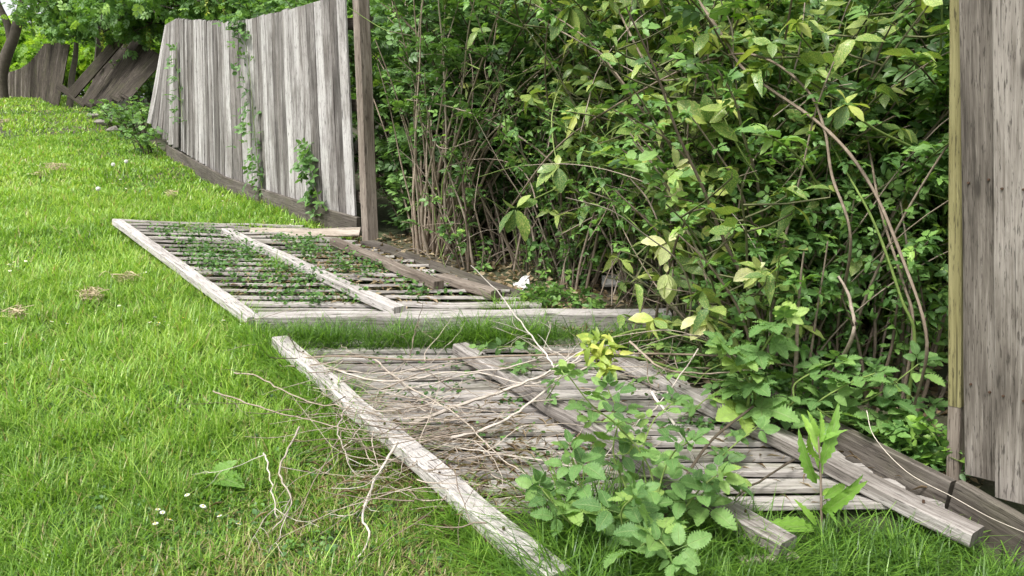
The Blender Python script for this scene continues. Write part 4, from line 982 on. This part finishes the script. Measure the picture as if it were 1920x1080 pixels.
s9 = [G(1225, 1020), PD(1215, 930, 2.5), PD(1205, 850, 2.55), PD(1225, 790, 2.6), PD(1262, 755, 2.62)]
s10 = [G(1215, 1030), PD(1180, 930, 2.45), PD(1150, 850, 2.5), PD(1160, 780, 2.55), PD(1140, 730, 2.58)]
st = [s2, s3, s4, s5, s6, s7, s8]
plant('bramble_plant', 'foreground bramble with toothed leaves sprawling over the lower end of the near panel', 'bramble', [s1, s9, s10] + st, auto_leaves([s1, s9, s10], 9, .08, 3, .2) + auto_leaves(st, 8, .09, 4, .2), L_BRAMBLE, T_TRIB, B_GREEN, 51, .004, tone=(.1, 1), jit=.45)
q1 = [G(1010, 770), G(1030, 740, .14), G(1060, 700, .2), G(1110, 690, .15)]; q2 = [G(1000, 700), G(985, 690, .1), G(960, 690, .14), G(935, 700, .08)]; q3 = [G(1330, 690), G(1290, 700, .15), G(1240, 700, .2), G(1190, 720, .15)]
q4 = [G(1080, 770), G(1110, 790, .15), G(1160, 790, .2), G(1200, 800, .1)]; q5 = [G(870, 660), G(900, 655, .12), G(960, 650, .14), G(1000, 660, .1)]
q6 = [G(1330, 880), G(1370, 840, .12), G(1420, 800, .16), G(1450, 770, .12)]; q7 = [G(1290, 800), G(1310, 760, .14), G(1370, 720, .2), G(1420, 700, .2)]; q8 = [G(1180, 660), G(1240, 650, .12), G(1300, 660, .16), G(1380, 680, .14)]
plant('bramble_plant', 'thin trailing bramble with small leaves creeping across the middle rail of the near panel', 'bramble', [q1, q2, q3, q4, q5, q6, q7, q8], auto_leaves([q1, q2, q3, q4, q5, q6, q7, q8], 9, .06, 14, .05), L_BRAMBLE, T_TRIB, B_GREEN, 57, .003, tone=(.1, .9), jit=.4)
t1 = [G(1400, 800), PD(1402, 760, 2.95), PD(1415, 690, 2.93), PD(1440, 640, 2.9), PD(1470, 600, 2.87)]
t2 = [G(1405, 800), PD(1415, 740, 2.95), PD(1380, 680, 2.9), PD(1360, 650, 2.85)]
plant('bramble_plant', 'tall upright bramble shoot with large pale green leaves above the bottom rail', 'bramble', [t1, t2], auto_leaves([t1, t2], 9, .12, 5, .15, up=(-.15, .3)), L_BRAMBLE, T_FIVEB, B_GREEN, 52, .007, tone=(.25, 1))
r1 = [hp(3.2, .12), PD(1520, 770, 3.0), PD(1600, 760, 2.95), PD(1652, 736, 2.9), PD(1722, 683, 2.85)]
r2 = [hp(3.1, .12), PD(1470, 760, 3.0), PD(1490, 720, 2.95), PD(1540, 690, 2.95), PD(1570, 680, 2.9)]
r3 = [hp(3.25, .1), PD(1560, 790, 2.95), PD(1530, 760, 2.9), PD(1590, 720, 2.85), PD(1640, 700, 2.85)]
r4 = [hp(3.3, .1), PD(1620, 800, 2.9), PD(1680, 770, 2.9), PD(1740, 760, 2.9)]
st = [r1, r2, r3, r4]
plant('bramble_plant', 'low spreading bramble with rounded leaves in front of the yellowed post', 'bramble', st, auto_leaves(st, 12, .105, 6, .05, up=(-.3, .4)), L_BRAMBLE, T_TRIB, B_GREEN, 53, .005, tone=(.1, .85))
v1 = [hp(3.95, .04), PD(1755, 850, 2.75), PD(1745, 810, 2.73), PD(1720, 790, 2.7)]; v2 = [hp(3.98, .04), PD(1770, 860, 2.75), PD(1782, 820, 2.72)]
plant('bindweed', 'small fresh green climber with heart shaped leaves at the foot of the yellowed post', 'plant', [v1, v2], auto_leaves([v1, v2], 11, .075, 7, .05, up=(-.3, .4)), L_DOCK, T_ROUND, B_GREEN, 54, .003)
# tall weed with long toothed leaves
D = 2.42
sw = [G(1541, 1008), PD(1540, 950, D), PD(1538, 876, D), PD(1534, 815, D)]; lv = []
for b, t, dd in (((1531, 906), (1487, 832), -.05), ((1540, 870), (1582, 772), -.06), ((1535, 850), (1512, 768), .05), ((1525, 992), (1432, 968), -.12), ((1548, 945), (1622, 914), -.08), ((1545, 935), (1602, 896), .06),
                 ((1530, 985), (1508, 944), -.04), ((1542, 930), (1560, 905), .04), ((1540, 890), (1530, 830), .06), ((1536, 825), (1552, 770), .02), ((1534, 820), (1524, 778), -.03), ((1540, 955), (1575, 960), -.1), ((1537, 860), (1500, 846), -.1), ((1543, 960), (1600, 925), -.15), ((1528, 990), (1470, 955), .05), ((1536, 830), (1572, 800), -.06), ((1540, 900), (1515, 880), .05)):
    px_leaf(lv, b, t, D, D + dd, True)
plant('sow_thistle', 'lone upright weed with long toothed bright green leaves on a red stem', 'weed', [sw], lv, L_DOCK, T_LONG, B_CANE, 55, .005, nrmb=(-.1, -.8, .6), jit=.4, sx=.5)
dk = G(395, 905); lv = []
for t, h in (((462, 900), .05), ((425, 868), .09), ((385, 880), .08), ((440, 885), .1), ((375, 935), .02)): lv.append((dk + UPZ * .01, G(*t, h) - dk))
plant('dock_plant', 'broad leaved dock rosette alone in the lawn', 'weed', [[dk, dk + UPZ * .03, dk + UPZ * .04]], lv, L_DOCK, T_LONG, B_GREEN, 56, .004, nrmb=(0, -.5, 1), sx=1.2, tone=(0, .4))

# vines climbing on the standing fence
def vine(label, pts, n, sz, seed):
    rng = random.Random(seed); P = smooth([PY(x, y, kY(x)) - n2 * .05 + np.array([0, 0, 0]) for x, y in pts], 6)
    root = thing('climbing_vine', label, 'vine', P[0], 'vines on the standing fence'); a = Acc(); tube(a, P, .004, .002, .5, 5); a.build('stem', B_GREEN, root, smooth=True)
    f = Acc(); ps = []; ax = []; no = []
    for i in range(n):
        k = rng.randint(0, len(P) - 1); ps.append(P[k] + np.array([rng.gauss(0, .05), rng.gauss(0, .05), rng.gauss(0, .03)]) - n2 * rng.uniform(0, .06)); ax.append((rng.gauss(0, .8) - .3, rng.gauss(0, .8) - .3, rng.gauss(0, .5))); no.append((-.6 + rng.gauss(0, .4), -.6, .7))
    f.inst(T_TRI, ps, ax, no, np.array([sz * rng.uniform(.6, 1.2) for _ in ps]), np.array([rng.random() * .6 for _ in ps])); f.build('leaves', L_SMALL, root, smooth=True)
vine('long thin vine climbing the middle boards of the standing fence', [(502, 360), (492, 300), (484, 220), (478, 140), (466, 60), (462, 40)], 95, .075, 61)
vine('short leafy vine at the low right of the standing fence', [(612, 392), (600, 350), (590, 310), (586, 278)], 46, .085, 62)
vine('thin vine on the left edge boards of the standing fence', [(350, 230), (346, 180), (340, 130), (338, 80)], 34, .085, 63)

# low leafy plants along the foot of the fence at the far left
for i, (px, py, H, n, lab) in enumerate(((228, 236, .5, 260, 'low leafy bush at the lawn edge below the collapsed far fence'), (258, 255, .75, 420, 'low leafy bush against the leaning narrow fence bay'), (292, 286, .45, 260, 'small leafy clump at the left end of the gravel board'), (272, 200, 1.2, 420, 'taller leafy bush between the collapsed fence and the leaning bay'))):
    shrub('leafy_bush', lab, 'shrub', G(px, py), 22, H, 'leafy', 160 + i, .25, .15, 1.0, (-.1, -.2), 1.0, group='low leafy bushes at the foot of the far fences', extra=n, erad=(.7, .6, H * .40), eh=H * .36, lsz=.6)

# ------------------------------------------------------------------ trees
def tree(label, base, limbs, blobs, mat, n, size, seed, trunk_r=.15, tmpl=T_SPRAY, name='tree', group=None, flowers=0):
    """limbs: 3-D polylines with radius; blobs: (centre, radii, share)"""
    rng = np.random.RandomState(seed); root = thing(name, label, 'tree', base, group); a = Acc()
    for P, r0, r1 in limbs: tube(a, smooth(P, 5), r0, r1, .5, 9 if r0 > .06 else 5)
    for c, rad, share in blobs:                        # twigs through the crown
        for i in range(int(22 * share) + 4):
            v = nrm(rng.normal(0, 1, 3)) * np.array(rad); p = c + v * .2; q = c + v * rng.uniform(.7, 1.0)
            tube(a, smooth([p, lerp(p, q, .5) + rng.normal(0, .15, 3), q], 3), .025, .006, .4, 4)
    a.build('trunk', B_TRUNK, root, smooth=True)
    f = Acc(); tot = sum(b[2] for b in blobs)
    for c, rad, share in blobs:
        m = int(n * share / tot); k = max(6, m // 24)
        cc = nrm(rng.normal(0, 1, (k, 3))) * (rng.rand(k, 1) ** .45)           # leaf clumps
        P = cc[rng.randint(0, k, m)] + rng.normal(0, .13, (m, 3)); P = c + P * np.array(rad)
        no = rng.normal(0, .6, (m, 3)); no[:, 2] += .9
        ax = rng.normal(0, 1, (m, 3)); ax[:, 2] -= .35
        f.inst(tmpl, P, ax, no, size * rng.uniform(.6, 1.3, m), np.clip(rng.normal(.5, .25, m), 0, 1))
    f.build('crown', mat, root, smooth=True)
    for i in range(flowers):
        g = Acc(); c, rad, _ = blobs[rng.randint(0, len(blobs))]
        p = c + np.array([rng.uniform(-.8, .8), rng.uniform(-.9, .2), -.72 + .25 * rng.rand()]) * np.array(rad); m = 20
        t = rng.rand(m); tube(g, [p + UPZ * .05, p - UPZ * .15, p - UPZ * .36], .006, .003, .5, 3)
        Q = p + np.stack([rng.normal(0, .03, m) * (1 - t), rng.normal(0, .03, m) * (1 - t), -.38 * t], 1)
        g.inst(T_SIMPLE, Q, rng.normal(0, 1, (m, 3)), rng.normal(0, 1, (m, 3)) + [0, 0, .5], .06, rng.rand(m))
        g.build('flower_tassel', L_YELLOW, root, smooth=True)
    return root
tb = PY(4, 180, 21.5); tb[2] = gz(tb[0], tb[1]); YT = 21.5
def tp(px, py, dy=0): return PY(px, py, YT + dy)
tree('dark trunked tree at the top left corner with drooping tassel flowers', tb,
     [([tb - UPZ * .2, tp(2, 150), tp(10, 110), tp(24, 75), tp(34, 40), tp(46, -10), tp(60, -120, -1)], .17, .10), ([tp(22, 80), tp(14, 45), tp(-2, 10), tp(-30, -60)], .11, .06),
      ([tp(46, -10), tp(120, -60, -2), tp(220, -60, -4), tp(330, -50, -6)], .10, .03), ([tp(120, -60, -2), tp(180, 10, -3.5), tp(215, 40, -4), tp(235, 55, -4.5)], .06, .02), ([tp(34, 40), tp(70, 10, -1), tp(110, 10, -2)], .06, .02)],
     [(tp(60, -120), (2.6, 2.6, 2.0), 1.2), (tp(180, -45, -3), (2.4, 1.6, 1.2), 1.3), (tp(290, -12, -5), (1.7, 1.5, 1.1), 1.5), (tp(400, -22, -6.5), (1.3, 1.2, .95), 1.2), (tp(110, 5, -2), (1.1, 1.0, .6), .5), (tp(235, 30, -5), (.9, .9, .55), .5), (tp(150, 45, -3), (.9, .8, .5), .4), (tp(500, -55, -7), (1.2, 1.1, .95), .8)],
     L_SMALL, 10500, .17, 71, flowers=36)
BG = 'trees beyond the fences'
def bgtree(label, px, Y, h, r, mat, n, size, seed, py=170):
    b = PY(px, py, Y); b[2] = gz(b[0], b[1]); rr = random.Random(seed)
    limbs = [([b - UPZ * .2, b + UPZ * h * .3 + np.array([.1, 0, 0]), b + UPZ * h * .7], .14 + .02 * h, .05)]
    blobs = [(b + UPZ * h * .55, (r, r, h * .42), 1.5)] + [(b + UPZ * h * rr.uniform(.25, .8) + np.array([rr.uniform(-r, r), rr.uniform(-r, r), 0]) * .7, (r * .55, r * .55, h * .22), .6) for _ in range(5)]
    return tree(label, b, limbs, blobs, mat, n, size, seed, name='background_tree', group=BG)
bgtree('bright yellow green tree behind the far dark fence', 70, 31, 3.3, 2.4, L_LIGHT, 5200, .26, 81)
bgtree('bright green tree behind the gap between the far fences', 165, 30, 3.4, 2.2, L_LIGHT, 4600, .26, 82)
bgtree('bright green tree beyond the collapsed far fence', 285, 29, 3.3, 2.2, L_LIGHT, 3600, .26, 83)
bgtree('bright green tree far left beyond the dark tree trunk', -70, 33, 4.0, 2.6, L_LIGHT, 3000, .28, 84)
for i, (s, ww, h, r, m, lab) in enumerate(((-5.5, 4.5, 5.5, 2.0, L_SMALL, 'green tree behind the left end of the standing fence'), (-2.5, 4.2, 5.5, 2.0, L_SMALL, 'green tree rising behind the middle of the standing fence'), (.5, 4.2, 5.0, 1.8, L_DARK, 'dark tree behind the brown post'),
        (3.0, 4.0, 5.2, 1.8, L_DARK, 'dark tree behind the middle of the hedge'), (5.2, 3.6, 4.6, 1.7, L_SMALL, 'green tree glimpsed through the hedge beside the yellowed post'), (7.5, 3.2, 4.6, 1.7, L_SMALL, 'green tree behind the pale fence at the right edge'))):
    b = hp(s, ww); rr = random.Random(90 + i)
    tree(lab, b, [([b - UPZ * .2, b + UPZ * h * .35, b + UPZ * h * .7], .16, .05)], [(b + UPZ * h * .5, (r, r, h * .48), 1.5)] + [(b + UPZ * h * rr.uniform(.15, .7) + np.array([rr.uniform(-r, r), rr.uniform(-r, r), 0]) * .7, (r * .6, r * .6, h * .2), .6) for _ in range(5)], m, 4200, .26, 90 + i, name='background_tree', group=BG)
a = Acc(); b = PY(130, 200, 18.5); tube(a, smooth([b - UPZ * .1, PY(134, 150, 18.5), PY(141, 110, 18.5), PY(143, 80, 18.5)], 4), .075, .05, .9, 7)
tag(a.build('bare_sapling', B_TRUNK, smooth=True, loc=b), 'thin bare sapling standing in the gap between the far fences', 'tree')

# ------------------------------------------------------------------ small things on the lawn
M_PETAL = plain_mat('white_petal', (.85, .85, .82), .6, .05, 20, .25); M_EYE = plain_mat('flower_eye', (.6, .42, .04), .7)
M_FLUFF = plain_mat('seed_fluff', (.9, .9, .87), .9, .05, 50, .5); M_STRAW = plain_mat('dry_grass', (.46, .38, .25), .9, .35, 40)
def daisy_proto():
    a = Acc(); tube(a, [(0, 0, -.02), (0, .002, .02), (0, 0, .045)], .0013, .0012, .5, 4, 0)
    n = 11; an = np.arange(n) / n * 6.283
    a.inst(T_OVAL, np.tile([0, 0, .045], (n, 1)), np.stack([np.cos(an), np.sin(an), .25 + 0 * an], 1), np.tile([0, 0, 1.0], (n, 1)), .0105, .5, 1, sx=.9)
    an = np.arange(6) / 6 * 6.283; V = [(0, 0, .0495)] + [(.004 * math.cos(t), .004 * math.sin(t), .0465) for t in an]
    a.add(V, [(0, i + 1, (i + 1) % 6 + 1) for i in range(6)], np.zeros((7, 2)), .5, 2)
    return a.build('daisy', [B_GREEN, M_PETAL, M_EYE], smooth=True)
dz = daisy_proto(); rng = random.Random(66); first = True
spots = [(p[0] + rng.gauss(0, p[2]), p[1] + rng.gauss(0, p[3])) for p in ((22, 515, 14, 5), (30, 510, 16, 8), (240, 222, 40, 8), (330, 235, 25, 8), (90, 255, 40, 10), (300, 622, 12, 5), (310, 625, 14, 5), (60, 690, 50, 40), (280, 1000, 40, 18), (400, 985, 60, 22), 
          (150, 330, 60, 20), (120, 430, 70, 30), (420, 385, 50, 12), (520, 420, 40, 8), (260, 360, 40, 15), (55, 320, 30, 10), (180, 640, 60, 40), (400, 640, 40, 20), (300, 480, 40, 20), (600, 440, 30, 3)) for _ in range(4)]
for x, y in spots:
    if not inpoly(np.array([x]), np.array([y]), LAWN)[0]: continue
    o = dz if first else dz.copy()
    if not first: COL.objects.link(o)
    first = False; o.location = G(x, y) + UPZ * .015; k = rng.uniform(.8, 1.15) * (1 + .06 * max(0, o.location.y - 4)); o.scale = (k, k, k); o.rotation_euler = (rng.gauss(0, .2), rng.gauss(0, .2), rng.uniform(0, 6))
    tag(o, 'small white daisy dotted in the sloping lawn', 'flower', 'daisies in the lawn')
def dandelion(label, p, hgt, rad):
    root = thing('dandelion_clock', label, 'flower', p, 'dandelion clocks in the lawn'); rng = np.random.RandomState(int(p[1] * 100)); a = Acc()
    t = p + np.array([.02, 0, hgt]); tube(a, smooth([p, lerp(p, t, .5) + np.array([.01, 0, 0]), t], 4), .004, .003, .6, 5); a.build('stem', B_GREEN, root, smooth=True)
    f = Acc(); n = 260; d = nrm(rng.normal(0, 1, (n, 3)))
    f.inst(T_SIMPLE, t + d * rad * .3, d, rng.normal(0, 1, (n, 3)), rad * .75, rng.rand(n), sx=.25)
    k = nrm(rng.normal(0, 1, (n, 3))); f.inst(T_SIMPLE, t + d * rad * .92, nrm(np.cross(d, k)), d, rad * .35, rng.rand(n)); f.build('seed_head', M_FLUFF, root)
for x, y, h, lab in ((212, 345, .22, 'biggest dandelion clock, leftmost of the pair beside the fence'), (236, 335, .20, 'dandelion clock just right of the biggest one'), (183, 385, .16, 'lone dandelion clock lower left of the pair')):
    dandelion(lab, G(x, y), h, .023)
def straw(label, px, py, rx, ry, n, seed, h=.06):
    rng = np.random.RandomState(seed); c = G(px, py); a = Acc()
    P = c + np.stack([rng.normal(0, rx * .5, n), rng.normal(0, ry * .5, n), rng.uniform(.02, 1, n) * h + .02], 1)
    for p in P:
        d = nrm(np.array([rng.normal(), rng.normal() * .7, rng.normal() * .3])); L = rng.uniform(.015, .06)
        tube(a, smooth([p - d * L, p + rng.normal(0, .012, 3), p + d * L], 2), .0026, .0015, rng.rand(), 3)
    tag(a.build('dry_grass_clump', M_STRAW, loc=c), label, 'grass clump', 'clumps of dry cut grass on the lawn')
straw('dry straw clump in the upper lawn left of the dandelion clocks', 105, 325, .16, .1, 150, 1, .1)
straw('small tan straw scrap just left of the upper straw clump', 76, 335, .07, .04, 35, 2)
straw('pale straw clump at the left picture edge high on the slope', 6, 232, .2, .08, 80, 3, .07)
straw('biggest pale straw clump in the middle of the lawn left of the far panel', 172, 572, .055, .04, 110, 4, .07)
straw('flat brown straw clump beside the rail of the far panel', 236, 536, .09, .03, 70, 5)
straw('pale straw clump at the left picture edge in the middle of the lawn', 33, 605, .035, .03, 60, 6, .06)
straw('small straw head standing in the lawn above the far panel', 322, 378, .03, .03, 30, 7, .1)
for i, (x, y, s, lab) in enumerate(((192, 222, .26, 'upper pale stone at the lawn edge under the collapsed fence'), (212, 235, .3, 'flat pale stone just below the upper one'), (222, 250, .2, 'small stone lowest of the three at the lawn edge'))):
    rng_ = np.random.RandomState(i); a = Acc(); th = np.linspace(0, math.pi, 7); ph = np.linspace(0, 2 * math.pi, 13)
    T_, Pp = np.meshgrid(th, ph, indexing='ij'); V = np.stack([np.sin(T_) * np.cos(Pp), np.sin(T_) * np.sin(Pp) * .7, np.cos(T_) * .35], -1).reshape(-1, 3)
    V = V * (1 + .15 * np.sin(V[:, :1] * 5 + i) + .1 * np.cos(V[:, 1:2] * 7)) * s; c = G(x, y); ii, jj = np.meshgrid(np.arange(6), np.arange(12), indexing='ij'); A = (ii * 13 + jj).ravel()
    a.add(V + c + UPZ * .05, np.concatenate([np.stack([A, A + 1, A + 14], 1), np.stack([A, A + 14, A + 13], 1)]), V[:, :2], .5)
    tag(a.build('stone', plain_mat('stone', (.17, .155, .135), .9, .4, 14), loc=c), lab, 'stone', 'stones at the lawn edge')
def paper():
    rng = np.random.RandomState(4); c = G(978, 542); a = Acc(); n = 6
    u, v = np.meshgrid(np.linspace(-.5, .5, n), np.linspace(-.5, .5, n), indexing='ij')
    V = np.stack([u * .09 + rng.normal(0, .008, u.shape), v * .05 + rng.normal(0, .008, u.shape), .03 + v * .06 + u * .05 + rng.normal(0, .012, u.shape)], -1).reshape(-1, 3) + c
    i, j = np.meshgrid(np.arange(n - 1), np.arange(n - 1), indexing='ij'); A = (i * n + j).ravel()
    F_ = np.concatenate([np.stack([A, A + 1, A + n + 1], 1), np.stack([A, A + n + 1, A + n], 1)]); m = len(V)
    a.add(np.concatenate([V, V + [0, .006, -.002]]), np.concatenate([F_, F_[:, ::-1] + m]), np.zeros((2 * m, 2)), .5)
    tag(a.build('paper_scrap', plain_mat('white_paper', (.55, .55, .54), .7, .25, 90), loc=c), 'crumpled white paper scrap on the litter under the hedge', 'litter')
paper()
print('verts', sum(len(m.vertices) for m in bpy.data.meshes), 'objects', len(bpy.data.objects))
